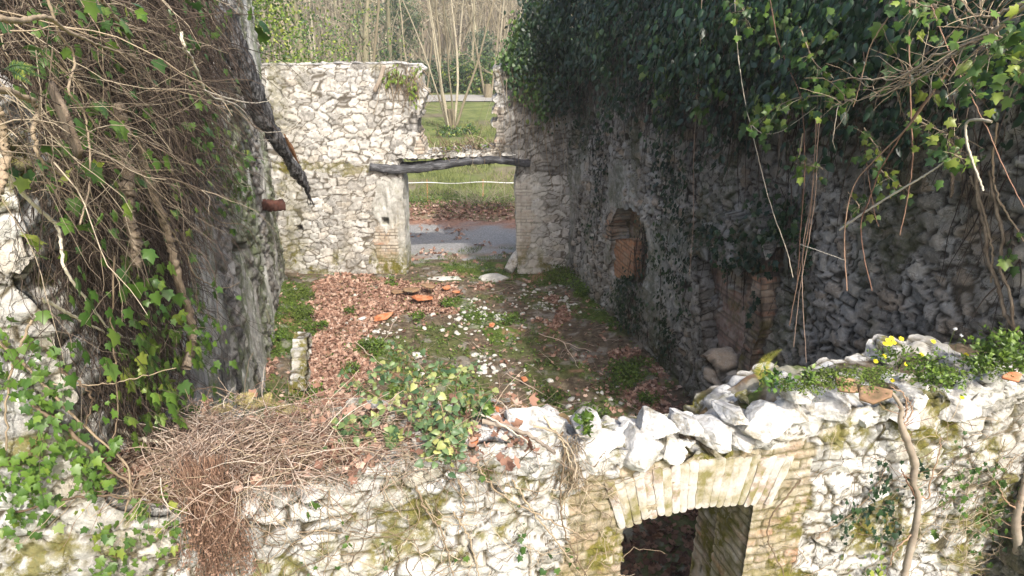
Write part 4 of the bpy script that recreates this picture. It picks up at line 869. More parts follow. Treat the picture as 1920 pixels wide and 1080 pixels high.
# living leaves on that wall
GL = lpl([(100, 480), (230, 560), (330, 520), (372, 560), (355, 700), (385, 770), (330, 790), (170, 700), (90, 620)], .4)
lf = thing('ivy', 'yellow green living ivy over the lower part of the dead stems on the left wall', 'ivy', LW.p(2, 2.9, .4))
ivy_leaves('foliage', LW, GL, 300, M['ivybright'], lf, .062, tmpl=IVY, seed=151, off=(.25, .6), per=5, rad=.09)
ivy_leaves('foliage', LW, GL, 260, M['ivymid'], lf, .06, tmpl=IVY, seed=152, off=(.15, .5), per=6, rad=.09)
lf = thing('ivy', 'scattered green ivy shoots among the dead stems high on the left wall', 'ivy', LW.p(2, 4, .4))
ivy_leaves('foliage', LW, lpl([(0, -80), (400, -60), (400, 300), (300, 420), (120, 420), (20, 260)], .45), 130, M['ivymid'], lf, .05, tmpl=IVY, seed=153, off=(.2, .7), per=6, rad=.09)
ivy_leaves('foliage', LW, lpl([(380, 200), (450, 260), (450, 420), (380, 400)], .15), 110, M['ivymid'], lf, .06, tmpl=IVY, seed=154, off=(.0, .3), per=6, rad=.09)
def sprig(fr, x, y, off, n, size, m, parent, tmpl=IVY, rad=.05, down=.6, seed=0):
    rs = np.random.RandomState(seed); c = onpl(x, y, fr.O+fr.N*off, fr.N); P_ = c+rs.randn(n, 3)*rad*[1, 1, .8]
    leaves('foliage', tmpl, P_, rs.randn(n, 3)*.6+[0, 0, -down]+fr.N*.3, fr.N*.8+np.array([0, 0, .6])+rs.randn(n, 3)*.4, rs.uniform(.7, 1.2, n)*size, m, parent)
for i, (x, y, of, n, s_, mm) in enumerate([(118, 295, .55, 5, .05, 'ivymid'), (165, 300, .55, 4, .045, 'ivybright'), (45, 450, .3, 2, .06, 'shrub'), (93, 452, .3, 2, .065, 'shrub'), (48, 490, .3, 2, .055, 'shrub'), (15, 325, .35, 4, .05, 'ivybright'),
    (180, 410, .6, 6, .055, 'ivybright'), (170, 30, .6, 9, .04, 'ivymid'), (50, 75, .6, 8, .035, 'ivymid'), (235, 5, .7, 6, .04, 'ivybright'), (468, 305, .5, 4, .08, 'ivybright'), (470, 370, .3, 1, .1, 'ivybright'), (483, 50, .9, 3, .12, 'ivybright'), (60, 300, .4, 4, .035, 'ivymid')]):
    sprig(LW, x, y, of, n, s_, M[mm], lf, seed=160+i)
props(slab('bark_scrap', [(-.12, -.03), (0, -.05), (.13, -.02), (.12, .03), (-.02, .04), (-.13, .02)], 0, .012, M['bark'], None, Matrix.Translation(Vector(onpl(118, 225, LW.O+LW.N*.62, LW.N)))@Matrix.Rotation(-1.0, 4, 'X')@Matrix.Rotation(.5, 4, 'Z')@Matrix.Rotation(.95, 4, 'Y')), 'reddish strip of bark caught in the dead stems at the upper left', 'bark')
# bright ivy on the near wall's left end
li = thing('ivy', 'glossy bright green ivy on the sunlit left end of the near wall', 'ivy', FW.p(-2.1, 2.4, .1))
for k, (pl_, dn, mm) in enumerate([([(-40, 640), (60, 660), (120, 720), (190, 800), (200, 900), (120, 960), (-40, 900)], 900, 'ivybright'), ([(-40, 560), (60, 600), (250, 820), (300, 900), (190, 960), (60, 940), (-40, 800)], 480, 'ivymid'),
        ([(110, 985), (300, 900), (340, 960), (380, 1090), (180, 1090)], 850, 'ivymid'), ([(30, 540), (130, 560), (200, 640), (330, 780), (300, 850), (120, 700)], 380, 'ivybright')]):
    ivy_leaves('foliage', FW, [FW.uz(*q) for q in pl_], dn, M[mm], li, .038, tmpl=IVY, seed=170+k, off=(.03, .16), per=5, rad=.05)
tb = Tubes(); random.seed(3); np.random.seed(3)
for pts, r in [([(60, 760), (120, 800), (200, 870), (260, 920), (330, 950)], .009), ([(-20, 620), (60, 700), (150, 790), (240, 880), (235, 960)], .007), ([(215, 480), (212, 640), (222, 760), (215, 830), (250, 910)], .004), ([(60, 600), (20, 700), (10, 850)], .006),
               ([(100, 720), (200, 720), (330, 690)], .003), ([(110, 690), (170, 740), (160, 800)], .006), ([(30, 960), (160, 930), (280, 940), (420, 960)], .006)]:
    tb.add(jitter(pxcurve(FW, pts, .07, 30), .004), r, r*.6, 6, knob=.2)
tb.build('stems', M['drystem'], li)
# thin creeping stems with small leaves over the rest of the near wall
cr = thing('creeper', 'thin leafless creeper stems netted over the white face of the near wall', 'creeper', FW.p(0, 2.2, .05)); tb = Tubes()
for i in range(330):
    x = random.uniform(380, 1160) if i % 4 else random.uniform(1490, 1920); y = random.uniform(840, 1080); p = onpl(x, y, FW.O+FW.N*.04, FW.N)
    Pm = wander(p, FW.D*random.gauss(0, .8)+np.array([0, 0, random.choice([-1, -.6, .5])]), random.uniform(.1, .55), 14, .45, FW.N*-1, .0)
    Pm = Pm-np.outer((Pm-p)@FW.N, FW.N)+np.outer(np.random.uniform(-.004, .012, len(Pm)), FW.N); r = random.uniform(.0012, .0032); tb.add(Pm, r, r*.5, 4)
for pts in ([(960, 900), (1000, 960), (1040, 1010), (1090, 1080)], [(1060, 830), (1050, 930), (1060, 1000), (1100, 1080)], [(850, 960), (880, 1010), (900, 1090)], [(860, 900), (870, 950), (860, 1000)], [(780, 910), (800, 960), (830, 1000), (850, 1080)],
            [(890, 860), (930, 920), (1020, 970), (1100, 1010)], [(1530, 1010), (1600, 960), (1650, 900), (1660, 860)], [(1500, 900), (1440, 990), (1470, 1080)], [(1020, 780), (1060, 840), (1075, 900), (1050, 960)]):
    tb.add(jitter(pxcurve(FW, pts, .055, 40), .004), .006, .0035, 5, knob=.2)
tb.build('stems', M['drystem'], cr)
def flat_ivy(t, polys, dens, mm, size, seed):
    for k, pl_ in enumerate(polys): ivy_leaves('foliage', FW, [FW.uz(*q) for q in pl_], dens, M[mm], t, size, tmpl=IVY, seed=seed+k, off=(.02, .09), per=4, rad=.05)
flat_ivy(cr, [[(440, 880), (1160, 860), (1160, 1090), (440, 1090)], [(1760, 760), (1925, 740), (1925, 900), (1760, 860)]], 34, 'ivymid', .032, 180)
t = thing('ivy', 'dark ivy patch trailing between white stones right of the brick arch', 'ivy', FW.p(1.9, 2.3, .05)); flat_ivy(t, [[(1640, 840), (1680, 850), (1700, 900), (1660, 990), (1610, 990), (1520, 960), (1530, 930), (1600, 920), (1630, 880)]], 900, 'ivydark', .034, 185)
t = thing('ivy', 'loose ivy with dry runners on the near wall at the lower right corner', 'ivy', FW.p(2.7, 2.2, .05)); flat_ivy(t, [[(1780, 930), (1925, 880), (1925, 1090), (1850, 1090), (1830, 1000)], [(1540, 980), (1640, 1000), (1640, 1090), (1540, 1090)], [(1690, 880), (1880, 850), (1900, 960), (1800, 980)]], 330, 'ivymid', .036, 188)
tb = Tubes()
for i in range(160):
    p = onpl(random.uniform(1740, 1925), random.uniform(780, 1085), FW.O+FW.N*.06, FW.N); tb.add(wander(p, np.random.randn(3)*[1, .1, 1], random.uniform(.1, .4), 9, .4), .0025, .001, 3)
tb.build('runners', M['drystem'], t)

# ---- sunlit sprays, canes and twigs hanging in front of the right wall
rsd = 200
def spray(label, pts, off, n, size, mm, r=.006, rad=.06, tmpl=IVY, spread_from=.25):
    global rsd; rsd += 1; rs = np.random.RandomState(rsd); np.random.seed(rsd)
    Pc = pxcurve(RW, pts, off, 30); t = thing('ivy_spray', label, 'ivy', Pc[0]); tb = Tubes(); tb.add(Pc, r, r*.4, 5, rnd=.6)
    i0 = int(len(Pc)*spread_from); k = rs.randint(i0, len(Pc), n); c = Pc[k]+rs.randn(n, 3)*rad; c[:, 2] -= rad*.5
    for q in range(min(n, 40)): tb.add([Pc[k[q]], (Pc[k[q]]+c[q])/2+[0, 0, .01], c[q]], .0015, .001, 3)
    tb.build('stem', M['drystem'], t)
    leaves('foliage', tmpl, c, rs.randn(n, 3)*.5+[0, 0, -.7]+RW.N*.3, RW.N*.5+np.array([0, -.4, .6])+rs.randn(n, 3)*.4, rs.uniform(.7, 1.2, n)*size, M[mm], t)
spray('sunlit yellow green ivy spray hanging at mid height left of the bramble canes', [(1600, 190), (1540, 180), (1490, 185), (1450, 205), (1425, 230)], .75, 70, .062, 'ivybright', rad=.07, spread_from=.1)
spray('pale green ivy spray drooping along the thin pale cane', [(1500, 50), (1515, 90), (1530, 120), (1580, 160)], .7, 26, .06, 'ivybright', rad=.06)
spray('small bright ivy tuft at the top of the long thin cane', [(1370, -40), (1390, 10), (1400, 40)], .7, 30, .07, 'ivybright', rad=.07)
spray('light green ivy cluster on the hanging cane bundle', [(1505, 250), (1500, 300), (1520, 310), (1550, 320)], .65, 26, .06, 'ivybright', rad=.06, spread_from=.3)
spray('dim green ivy cluster between the cane bundle and the pale stick', [(1620, 240), (1640, 270), (1650, 275)], .55, 22, .06, 'ivymid', rad=.07, spread_from=.2)
spray('bright ivy cluster where the pale stick meets the hooked stem', [(1800, 280), (1790, 290), (1810, 300)], .7, 22, .06, 'ivybright', rad=.055, spread_from=.0)
spray('green ivy cluster with lit tips above the pale stick', [(1700, 215), (1750, 240), (1790, 255)], .6, 34, .06, 'ivymid', rad=.07)
spray('large glossy bright ivy branch entering at the top right corner', [(2000, 20), (1930, 50), (1880, 80), (1840, 95)], .85, 80, .068, 'ivybright', rad=.08, spread_from=.0)
spray('glossy ivy sprig hanging below the large top right branch', [(1960, 100), (1920, 130), (1905, 150)], .8, 26, .062, 'ivybright', rad=.06, spread_from=.0)
spray('bright ivy tuft at the top edge above the bare twigs', [(1690, -40), (1720, 5), (1760, 15)], .8, 34, .062, 'ivybright', rad=.07, spread_from=.3)
spray('few pale leaves dangling among the twigs near the right edge', [(1800, 150), (1820, 170), (1830, 180)], .7, 10, .07, 'ivybright', rad=.06, spread_from=.0)
spray('dull green ivy cluster low beside the two long canes', [(1590, 360), (1610, 385), (1605, 395)], .45, 16, .06, 'ivymid', rad=.06, spread_from=.1)
spray('dark shiny ivy cluster just above the bare grey stones', [(1640, 310), (1670, 335), (1690, 350)], .35, 24, .06, 'ivymid', rad=.06, spread_from=.1)
CA = [('long thin pale cane hanging from the top, furthest left of the canes', [(1375, -60), (1383, 90), (1397, 190), (1410, 245), (1430, 330), (1450, 400), (1475, 470), (1487, 520)], .7, .0045, 'palecane'),
 ('red brown cane curving down from the top into the cane bundle', [(1435, -60), (1455, 60), (1475, 120), (1500, 180), (1508, 260), (1508, 340), (1502, 420), (1495, 530)], .72, .005, 'redtwig'),
 ('short thorny cane slanting from the top twigs', [(1672, 22), (1635, 80), (1622, 120), (1612, 160), (1600, 200)], .8, .0045, 'redtwig'),
 ('long arching bramble cane, left one of the crossing pair', [(1785, 118), (1745, 180), (1700, 240), (1640, 300), (1600, 350), (1585, 420), (1584, 480), (1588, 545)], .8, .006, 'redtwig'),
 ('long arching bramble cane, right one of the crossing pair', [(1775, 140), (1720, 210), (1680, 270), (1650, 320), (1628, 380), (1614, 420), (1620, 480), (1635, 545)], .75, .0055, 'redtwig'),
 ('straight red cane hanging down to the bare stones', [(1705, 0), (1705, 110), (1709, 230), (1711, 300), (1700, 380), (1687, 440)], .7, .005, 'redtwig'),
 ('pale hooked stem bending back down near the right edge', [(1860, 228), (1830, 224), (1812, 232), (1812, 262), (1822, 300), (1838, 340), (1843, 358)], .7, .009, 'palecane'),
 ('thick straight pale dead stick slanting up to the right', [(1574, 431), (1630, 392), (1690, 355), (1740, 325), (1782, 296)], .7, .008, 'palecane'),
 ('thin dark cane crossing from the top down to the right edge', [(1735, -20), (1765, 60), (1790, 120), (1820, 180), (1850, 240), (1880, 310), (1925, 400)], .7, .0045, 'redtwig'),
 ('brown cane, left one of the bundle falling toward the fern', [(1535, 210), (1528, 280), (1524, 350), (1515, 430), (1495, 530), (1480, 610)], .6, .0045, 'redtwig'),
 ('pale cane, middle one of the bundle falling toward the fern', [(1540, 205), (1532, 280), (1530, 350), (1518, 440), (1500, 540), (1488, 650)], .6, .0045, 'straw'),
 ('dry cane, right one of the bundle falling toward the fern', [(1530, 215), (1527, 300), (1520, 380), (1506, 460), (1505, 560), (1512, 680)], .6, .004, 'straw'),
 ('short pale stick lying across the foot of the cane bundle', [(1500, 458), (1540, 472), (1584, 488)], .6, .004, 'palecane'),
 ('very long thread thin stem hanging in front of the dark ivy', [(1318, -60), (1312, 100), (1305, 200), (1300, 320), (1300, 420), (1292, 515)], .6, .003, 'straw'),
 ('thin pale twig curving behind the left ivy spray', [(1410, 235), (1430, 250), (1460, 248), (1490, 230), (1530, 200)], .72, .004, 'palecane'),
 ('thin drooping twig below the arching canes', [(1620, 260), (1628, 330), (1640, 400), (1648, 425)], .5, .003, 'redtwig')]
for lb, pts, of, r, mm in CA:
    tb = Tubes(); tb.add(jitter(pxcurve(RW, pts, of, 50), .0012), r, r*.7, 5, knob=.2, rnd=random.random())
    o = tb.build('bramble_cane', M[mm]); props(o, lb, 'cane', 'canes hanging before the right wall')
t = thing('bare_branch', 'fan of bare sunlit twigs reaching left from the top right corner', 'branch', onpl(1870, 60, RW.O+RW.N*.8, RW.N)); tb = Tubes()
for pts, r in [([(1925, 10), (1860, 60), (1800, 90), (1740, 110), (1700, 140), (1640, 150), (1590, 145)], .014), ([(1850, 60), (1790, 100), (1720, 150), (1660, 175), (1600, 190), (1560, 200)], .01), ([(1830, 80), (1780, 110), (1730, 130), (1660, 135)], .007),
    ([(1925, 0), (1860, 30), (1820, 20), (1800, -30)], .012), ([(1880, 50), (1820, 55), (1790, 25), (1780, -20)], .01), ([(1740, 125), (1700, 150), (1640, 165), (1585, 135)], .007), ([(1850, 60), (1830, 110), (1810, 130), (1770, 140), (1720, 135), (1690, 165)], .006), ([(1925, 60), (1870, 70), (1840, 40), (1843, -20)], .01)]:
    Pm = pxcurve(RW, pts, .82, 30); tb.add(jitter(Pm, .006), r*.8, r*.3, 5, knob=.2, rnd=.75)
    for q in range(13):
        k = random.randint(5, len(Pm)-2); tb.add(wander(Pm[k], (Pm[k]-Pm[k-1])*8+np.random.randn(3)*.6, random.uniform(.1, .4), 7, .35, (0, 0, -1), .05), r*.35, r*.15, 3)
tb.build('twigs', M['drystem'], t)
t = thing('climbing_ivy', 'twisted brown ivy trunks climbing the bare grey stones near the right edge', 'ivy', RW.p(8.6, 2.9, .1)); 
for pts, r in [([(1830, 310), (1835, 380), (1850, 440), (1850, 480), (1870, 530), (1885, 590), (1920, 635)], .03), ([(1855, 320), (1870, 400), (1880, 440), (1875, 500), (1895, 560), (1900, 620)], .022), ([(1785, 260), (1786, 340), (1783, 370)], .022),
               ([(1820, 330), (1845, 400), (1860, 470), (1858, 530)], .016), ([(1870, 230), (1862, 300), (1868, 360), (1900, 420), (1925, 460)], .014)]:
    tb = Tubes(); tb.add(jitter(pxcurve(RW, pts, .1, 44), .003), r*.55, r*.42, 8, knob=.3, rnd=.5); tb.build('trunk', M['bark'] if r > .02 else M['drystem'], t)

# ================================================================== THINGS ON AND IN THE RUIN
o = beam_mesh('burnt_rafter', [onpl(x, y, (0, Y, 0), (0, 1, 0)) for x, y, Y in [(415, 20, 8.5), (450, 115, 8.8), (490, 210, 9.3), (530, 280, 9.8), (565, 335, 10.2), (582, 372, 10.5)]], .13, .11, M['char'], None, (0, -1, 0), seed=9, taper=([0, .3, .7, .9, 1], [1.15, 1.15, .75, .5, .16]), n=120)
rf = props(o, 'charred black rafter hanging broken in front of the far wall', 'beam')
sc = beam_mesh('split_wood', [onpl(x, y, (0, Y, 0), (0, 1, 0)) for x, y, Y in [(533, 252, 9.35), (546, 278, 9.6), (560, 306, 9.85)]], .03, .028, M['rawwood'], rf, seed=3, taper=([0, .5, 1], [.3, 1, .3]), n=30)
for k, (x, y) in enumerate([(590, 388), (583, 384), (577, 376)]):
    p0 = ony(573+k*3, 352, 10.35); p1 = ony(x, y, 10.6); tb = Tubes(); tb.add([p0, (p0+p1)/2, p1], .028, .005, 5, knob=.2); tb.build('splinter', M['char'], rf)
props(beam_mesh('beam_stub', [ony(488, 383, 11.2), ony(512, 385, 11.3), ony(533, 383, 11.4)], .1, .09, M['redwood'], None, seed=12, n=30), 'dark red rotten beam stub sticking out of the left wall', 'beam')
# low kerb wall on the floor
KF = Frame((onz(578, 655)[0], onz(578, 655)[1], 0), (-.2409, .9705, 0)); ku = float(np.linalg.norm(onz(578, 655)-onz(556, 745)))
kb = masonry('kerb_wall', Frame(onz(572, 748)*[1, 1, 0], (-.2409, .9705, 0)), 0, 1.75, -.05, .3, .018, .20, lambda su, sz, u, z, I: sz < .2-.03*np.sin(su*9), M['front'], None, cell=(.2, .3, .16), disp=.05, seed=61, K=8, joint=.1, masks=lambda u, w_, z, I: dict(moss=sst(.45, .6, fbm(u*4, w_*4, z*4, 4, 62))))
props(kb, 'short low whitish stone kerb beside the left wall on the floor', 'wall')
for lb, poly, dx in (('pale worn threshold slab, left of two below the doorway', [(812, 521), (868, 518), (862, 530), (816, 531)], .1), ('worn threshold slab, right of two below the doorway', [(906, 517), (950, 516), (948, 526), (912, 528)], .09)):
    q = [tuple(onz(*a)[:2]) for a in poly]; c = np.mean(q, 0); rock('threshold_slab', (c[0], c[1], -.0), ((q[1][0]-q[0][0])*1.1, .32, .12), M['pebble'], None, seed=int(dx*100), sub=4, rough=.03, rot=(0, 0, 0)); props(bpy.context.scene.collection.objects[-1], lb, 'slab')
p = onz(960, 508); props(rock('leaning_stone', (p[0], p[1]-.05, .2), (.2, .16, .62), M['coping'], None, seed=31, rot=(0, .5, 0)), 'pale stone leaning against the right side of the doorway', 'stone')
# broken roof tiles on the floor and the wall tops
def tile(label, x, y, z, sx, sy, rz, m, tilt=(.1, .1), seed=0, th=.02, bend=.35):
    rs = np.random.RandomState(seed); p = onz(x, y, z); n = 6
    ang = np.arange(n)*2*math.pi/n+rs.uniform(-.45, .45, n)+.4; poly = [(sx*rs.uniform(.42, .68)*math.cos(a), sy*rs.uniform(.45, .72)*math.sin(a)) for a in ang]
    o = slab('roof_tile', poly, 0, th, m, None, Matrix.Translation(Vector(p))@Matrix.Rotation(rz, 4, 'Z')@Matrix.Rotation(tilt[0], 4, 'X')@Matrix.Rotation(tilt[1], 4, 'Y'), bend=bend, seed=seed)
    return props(o, label, 'tile', 'broken roof tiles')
TI = [('brightest orange tile piece, in front of the heap by the doorway', 792, 560, .12, .42, .26, .1, 'tile'), ('tan tile piece at the left of the heap by the doorway', 770, 545, .14, .4, .28, .5, 'tan_tile'), ('mossy tile piece standing at the back of the doorway heap', 803, 537, .2, .36, .25, -.3, 'tan_tile'),
 ('orange tile piece right of the doorway heap', 838, 540, .1, .25, .16, .4, 'tile'), ('small orange tile scrap at the right end of the heap', 855, 548, .06, .2, .12, .2, 'tile'), ('flat tan tile piece left of the doorway heap in dead leaves', 745, 548, .08, .35, .22, -.2, 'tan_tile'),
 ('reddish tile lying alone on the dead leaves of the floor', 718, 596, .08, .4, .2, .5, 'tile'), ('small tile scrap lying among pebbles in the floor centre', 922, 610, .05, .14, .1, .2, 'tile'), ('small orange scrap on the bare soil right of the bramble', 983, 712, .05, .14, .12, .6, 'tile')]
for i, (lb, x, y, z, a, b, r, m_) in enumerate(TI): tile(lb, x, y, z, a*.78, b*.85, r, M[m_], (random.uniform(-.1, .35), random.uniform(-.2, .2)), 300+i)
TW = [('orange tile under the hanging bramble leaves on the near wall', 792, 832, 2.82, .16, .11, .2, 'tile'), ('orange tile piece tilted behind the bramble on the near wall', 862, 780, 2.8, .12, .1, .9, 'tile'), ('orange tile piece between dry stems on the near wall', 935, 778, 2.82, .16, .1, -.6, 'tile'),
 ('orange tile edge showing among twigs right of the bramble', 900, 830, 2.84, .2, .07, .2, 'tile'), ('brown flat stone tile at the wall top left of the bramble', 640, 862, 2.82, .14, .1, .3, 'tan_tile'), ('mossy brown tile among dry stems at the wall top', 715, 845, 2.82, .17, .12, -.3, 'tan_tile'),
 ('red tile piece buried in dead stems at the far left of the wall top', 240, 880, 2.8, .1, .08, .3, 'tile'), ('pinkish tile piece next to the red one in dead stems', 262, 888, 2.8, .09, .08, .9, 'tile'),
 ('large tan roof tile lying on the near wall behind the sapling', 1632, 740, 2.96, .17, .12, -.3, 'tan_tile'), ('brown roof tile left of the large tan one on the near wall', 1588, 724, 2.97, .18, .1, .1, 'tan_tile'), ('small orange tile chip on the near wall at the right edge', 1895, 708, 2.98, .1, .07, .3, 'tile')]
for i, (lb, x, y, z, a, b, r, m_) in enumerate(TW): tile(lb, x, y, z, a, b, r, M[m_], (random.uniform(.1, .5), random.uniform(-.2, .2)), 320+i, th=.014, bend=.8)
# pale pebbles over the floor
protos = [rock('pebble', (0, 0, 0), (1, .8, .45), M['pebble'], None, seed=400+i, sub=2, cuts=8) for i in range(6)]
random.seed(11)
ZN = [((690, 590), (40, 45), 34), ((700, 625), (60, 18), 34), ((640, 618), (25, 10), 10), ((900, 590), (45, 22), 44), ((1010, 565), (45, 25), 42), ((1050, 585), (40, 20), 24), ((880, 615), (60, 20), 26), ((915, 690), (30, 25), 34), ((930, 600), (90, 60), 20), ((960, 700), (140, 50), 18), ((790, 700), (40, 20), 8), ((1100, 740), (90, 25), 16)]
cnt = 0
for (cx, cy), (sx, sy), k in ZN:
    for _ in range(k):
        x, y = random.gauss(cx, sx*.6), random.gauss(cy, sy*.6); p = onz(x, y); s_ = random.choice([.04, .05, .06, .08, .11])*random.uniform(.8, 1.2)
        if p[0] < lx(p[1])+.2 or p[0] > rx(p[1])-.2: continue
        o = protos[cnt] if cnt < 6 else protos[random.randrange(6)].copy()
        if cnt >= 6: C.objects.link(o)
        o.location = (p[0], p[1], float(floorz(np.array([p[0]]), np.array([p[1]]))[0])+.1*s_); o.scale = (s_,)*3; o.rotation_euler = (0, 0, random.uniform(0, 6)); cnt += 1
        props(o, 'small pale pebble scattered on the dirt floor of the ruin', 'pebble', 'pale pebbles on the floor')
for lb, x, y, s_ in (('white stone lying under the bramble leaves on the floor', 782, 672, .17), ('pale stone alone in the dead leaves at the left', 680, 603, .12), ('white stone in the grass strip at the foot of the left wall', 553, 547, .1), ('white stone by the left wall foot near the kerb', 507, 707, .14), ('pale stone on the floor near the left wall corner', 497, 712, .1)):
    p = onz(x, y); o = rock('floor_stone', (p[0], p[1], .05), (s_, s_*.8, s_*.6), M['coping'], None, seed=int(x), sub=3); props(o, lb, 'stone', 'stones on the floor')
# dead leaves
def scatter(n, x0, x1, y0, y1): return np.random.uniform(x0, x1, n), np.random.uniform(y0, y1, n)
np.random.seed(21); X, Y = scatter(110000, -5, 3, 7.0, 13.2)
k = (X > lx(Y)+.05) & (X < rx(Y)-.05); X, Y = X[k], Y[k]; lm = floorm(X, Y)[:, 1]*(1-floorm(X, Y)[:, 0]*.8); k = np.random.rand(len(X)) < np.where(lm > .5, .8, .012+.05*(X > rx(Y)-1.1)*(Y < 9.5)); X, Y = X[k], Y[k]; n = len(X)
props(leaves('dead_leaves', DEAD, np.stack([X, Y, floorz(X, Y)+.01+.02*np.random.rand(n)], 1), np.random.randn(n, 3)*[1, 1, .25], np.random.randn(n, 3)*.45+[0, 0, 1], np.random.uniform(.045, .085, n), M['deadleaf']), kind='stuff')
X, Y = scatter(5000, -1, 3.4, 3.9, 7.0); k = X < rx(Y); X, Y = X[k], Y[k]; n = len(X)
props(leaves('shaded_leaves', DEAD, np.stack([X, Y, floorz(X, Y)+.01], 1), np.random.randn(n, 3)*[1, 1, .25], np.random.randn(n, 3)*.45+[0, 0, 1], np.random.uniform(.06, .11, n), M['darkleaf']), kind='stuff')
# low weeds and grass
X, Y = scatter(70000, -5, 3, 6.8, 13.8); k = (X > lx(Y)+.02) & (X < rx(Y)-.02); X, Y = X[k], Y[k]; gm = floorm(X, Y)[:, 0]; k = np.random.rand(len(X)) < .03+.75*gm*sst(.42, .56, fbm(X*6, Y*6, X*0, 3, 950)); X, Y = X[k], Y[k]; n = len(X)
props(leaves('ground_weeds', OV, np.stack([X, Y, floorz(X, Y)+np.random.rand(n)*.05], 1), np.random.randn(n, 3)*[1, 1, .3]+[0, 0, .35], np.random.randn(n, 3)*.5+[0, 0, 1], np.random.uniform(.02, .055, n), M['weed']), kind='stuff')
k = (np.random.rand(n) < .5); 
blades('floor_grass', np.stack([X[k], Y[k], floorz(X[k], Y[k])], 1), np.random.uniform(.04, .11, k.sum()), M['moss'])
X, Y = scatter(6000, -1.6, 1.2, 13.0, 14.8); k = fbm(X*2, Y*2, X*0, 3, 951) > .5; X, Y = X[k], Y[k]
blades('doorway_grass', np.stack([X, Y, np.zeros(len(X))], 1), np.random.uniform(.03, .09, len(X)), M['moss'])
# leaf clumps of weeds on the floor, each a plant
WP = [(1190, 700, .3, 'weed'), (1170, 715, .25, 'weed'), (965, 607, .18, 'weed'), (780, 600, .12, 'weed'), (700, 655, .2, 'weed'), (1080, 545, .3, 'weed'), (1050, 528, .35, 'moss'), (1100, 560, .25, 'weed'), (560, 560, .25, 'moss'), (555, 600, .25, 'moss'), (575, 745, .22, 'weed'), (515, 650, .14, 'weed'),
      (598, 620, .15, 'weed'), (1110, 790, .18, 'weed'), (735, 535, .12, 'weed'), (655, 590, .08, 'weed'), (840, 575, .12, 'weed'), (660, 700, .14, 'weed'), (1040, 755, .14, 'weed'), (1215, 760, .14, 'weed')]
WD = ['large bright weed patch on the right of the floor', 'weed patch just left of the brightest right one', 'yellow green weed tuft amid pebbles in the middle of the floor', 'small weed tuft among pebbles near the left heap', 'weed patch at the edge of the dead leaves', 'weed patch at the foot of the right wall near its far end',
      'mossy tuft right of the doorway in shade', 'weed patch second from the doorway along the right wall', 'mossy green tuft at the far end of the left strip', 'mossy green tuft in the middle of the left strip', 'weed clump at the near end of the kerb', 'tiny weed at the foot of the streaked left wall', 'weed tuft at the far end of the kerb', 'weed clump just behind the near wall right of the centre',
      'weed at the foot of the far wall by the brick jamb', 'tiny weed alone in the dead leaves', 'small weed left of the pebble field', 'weed in dead leaves beside the bramble', 'weed between bramble and near wall', 'weed on dark soil near the right wall']
for i, ((x, y, r, mm), lb) in enumerate(zip(WP, WD)):
    p = onz(x, y); bush('weed', lb, (p[0], p[1], .07+float(floorz(np.array([p[0]]), np.array([p[1]]))[0])), (r, r, .09), int(500*r/.2), M[mm], .038, 'weeds on the floor', stems=8, cat='plant', down=-.2, clump=.4, stem_m=M['weed'])
# dry sticks on the floor
ST = [((745, 595), (715, 645), 'thin pale stick leaning on the pebbles left of the floor centre'), ((665, 640), (735, 700), 'long pale stick crossing the floor left of the bramble'), ((1055, 640), (1085, 690), 'thin dry stick on the dark soil right of the centre'), ((1010, 625), (1110, 660), 'long thin twig across the middle right of the floor'), ((1130, 560), (1180, 620), 'thin twig near the foot of the right wall'), ((950, 700), (1060, 760), 'thin straight twig on the near part of the floor')]
for a, b, lb in ST:
    p, q = onz(*a, .12), onz(*b, .05); tb = Tubes(); tb.add(jitter(np.linspace(p, q, 9), .012), .008, .004, 4, rnd=.8); props(tb.build('stick', M['straw']), lb, 'stick', 'dry sticks on the floor')
tb = Tubes(); np.random.seed(31)
for i in range(500):
    x, y = random.uniform(-3.5, 2.3), random.uniform(7.3, 12.6)
    if lx(y)+.3 < x < rx(y)-.2: tb.add(wander((x, y, float(floorz(np.array([x]), np.array([y]))[0])+.03), np.random.randn(3)*[1, 1, .12], random.uniform(.1, .5), 5, .2), .003, .0015, 3)
props(tb.build('twig_litter', M['straw']), kind='stuff')

# ---- debris and plants along the top of the near wall
def topsurf(x, y):  # point of the near wall's top seen at pixel x,y
    return onz(x, y, 2.84)
tb = Tubes(); tb2 = Tubes(); np.random.seed(41); random.seed(41)
for i in range(2600):
    x = random.choice([random.uniform(190, 660), random.gauss(420, 110), random.uniform(560, 1010)]); yc = np.interp(x, [180, 420, 700, 1010], [850, 835, 820, 800]); y = random.gauss(yc, 26 if x > 600 else 36)
    z = 2.84+random.uniform(0, .10)+(.05 if 300 < x < 560 else 0)-(.10 if x > 800 else 0); p = onz(x, y, z); Pm = wander(p, np.random.randn(3)*[1, .8, .22], random.uniform(.08, .42), 8, .35, (0, 0, -1), .04)
    r = random.uniform(.0012, .0032); (tb if i % 3 else tb2).add(Pm, r, r*.5, 3)
for i in range(240):                                           # sheaf of fallen stalks draped over the edge
    p = onz(random.gauss(400, 60), random.gauss(800, 12), 2.95); q = onpl(random.gauss(370, 35), random.uniform(860, 930), FW.O+FW.N*.08, FW.N)
    tb.add(jitter(curve([p, (p+q)/2+np.array([random.gauss(0, .07), random.gauss(0, .03), .05+random.gauss(0, .03)]), q+np.random.randn(3)*[.06, .02, .03]], 12), .004), random.uniform(.0015, .0035), .0012, 4)
props(tb.build('dead_stalks', M['straw']), kind='stuff'); props(tb2.build('dry_root_litter', M['drystem']), kind='stuff')
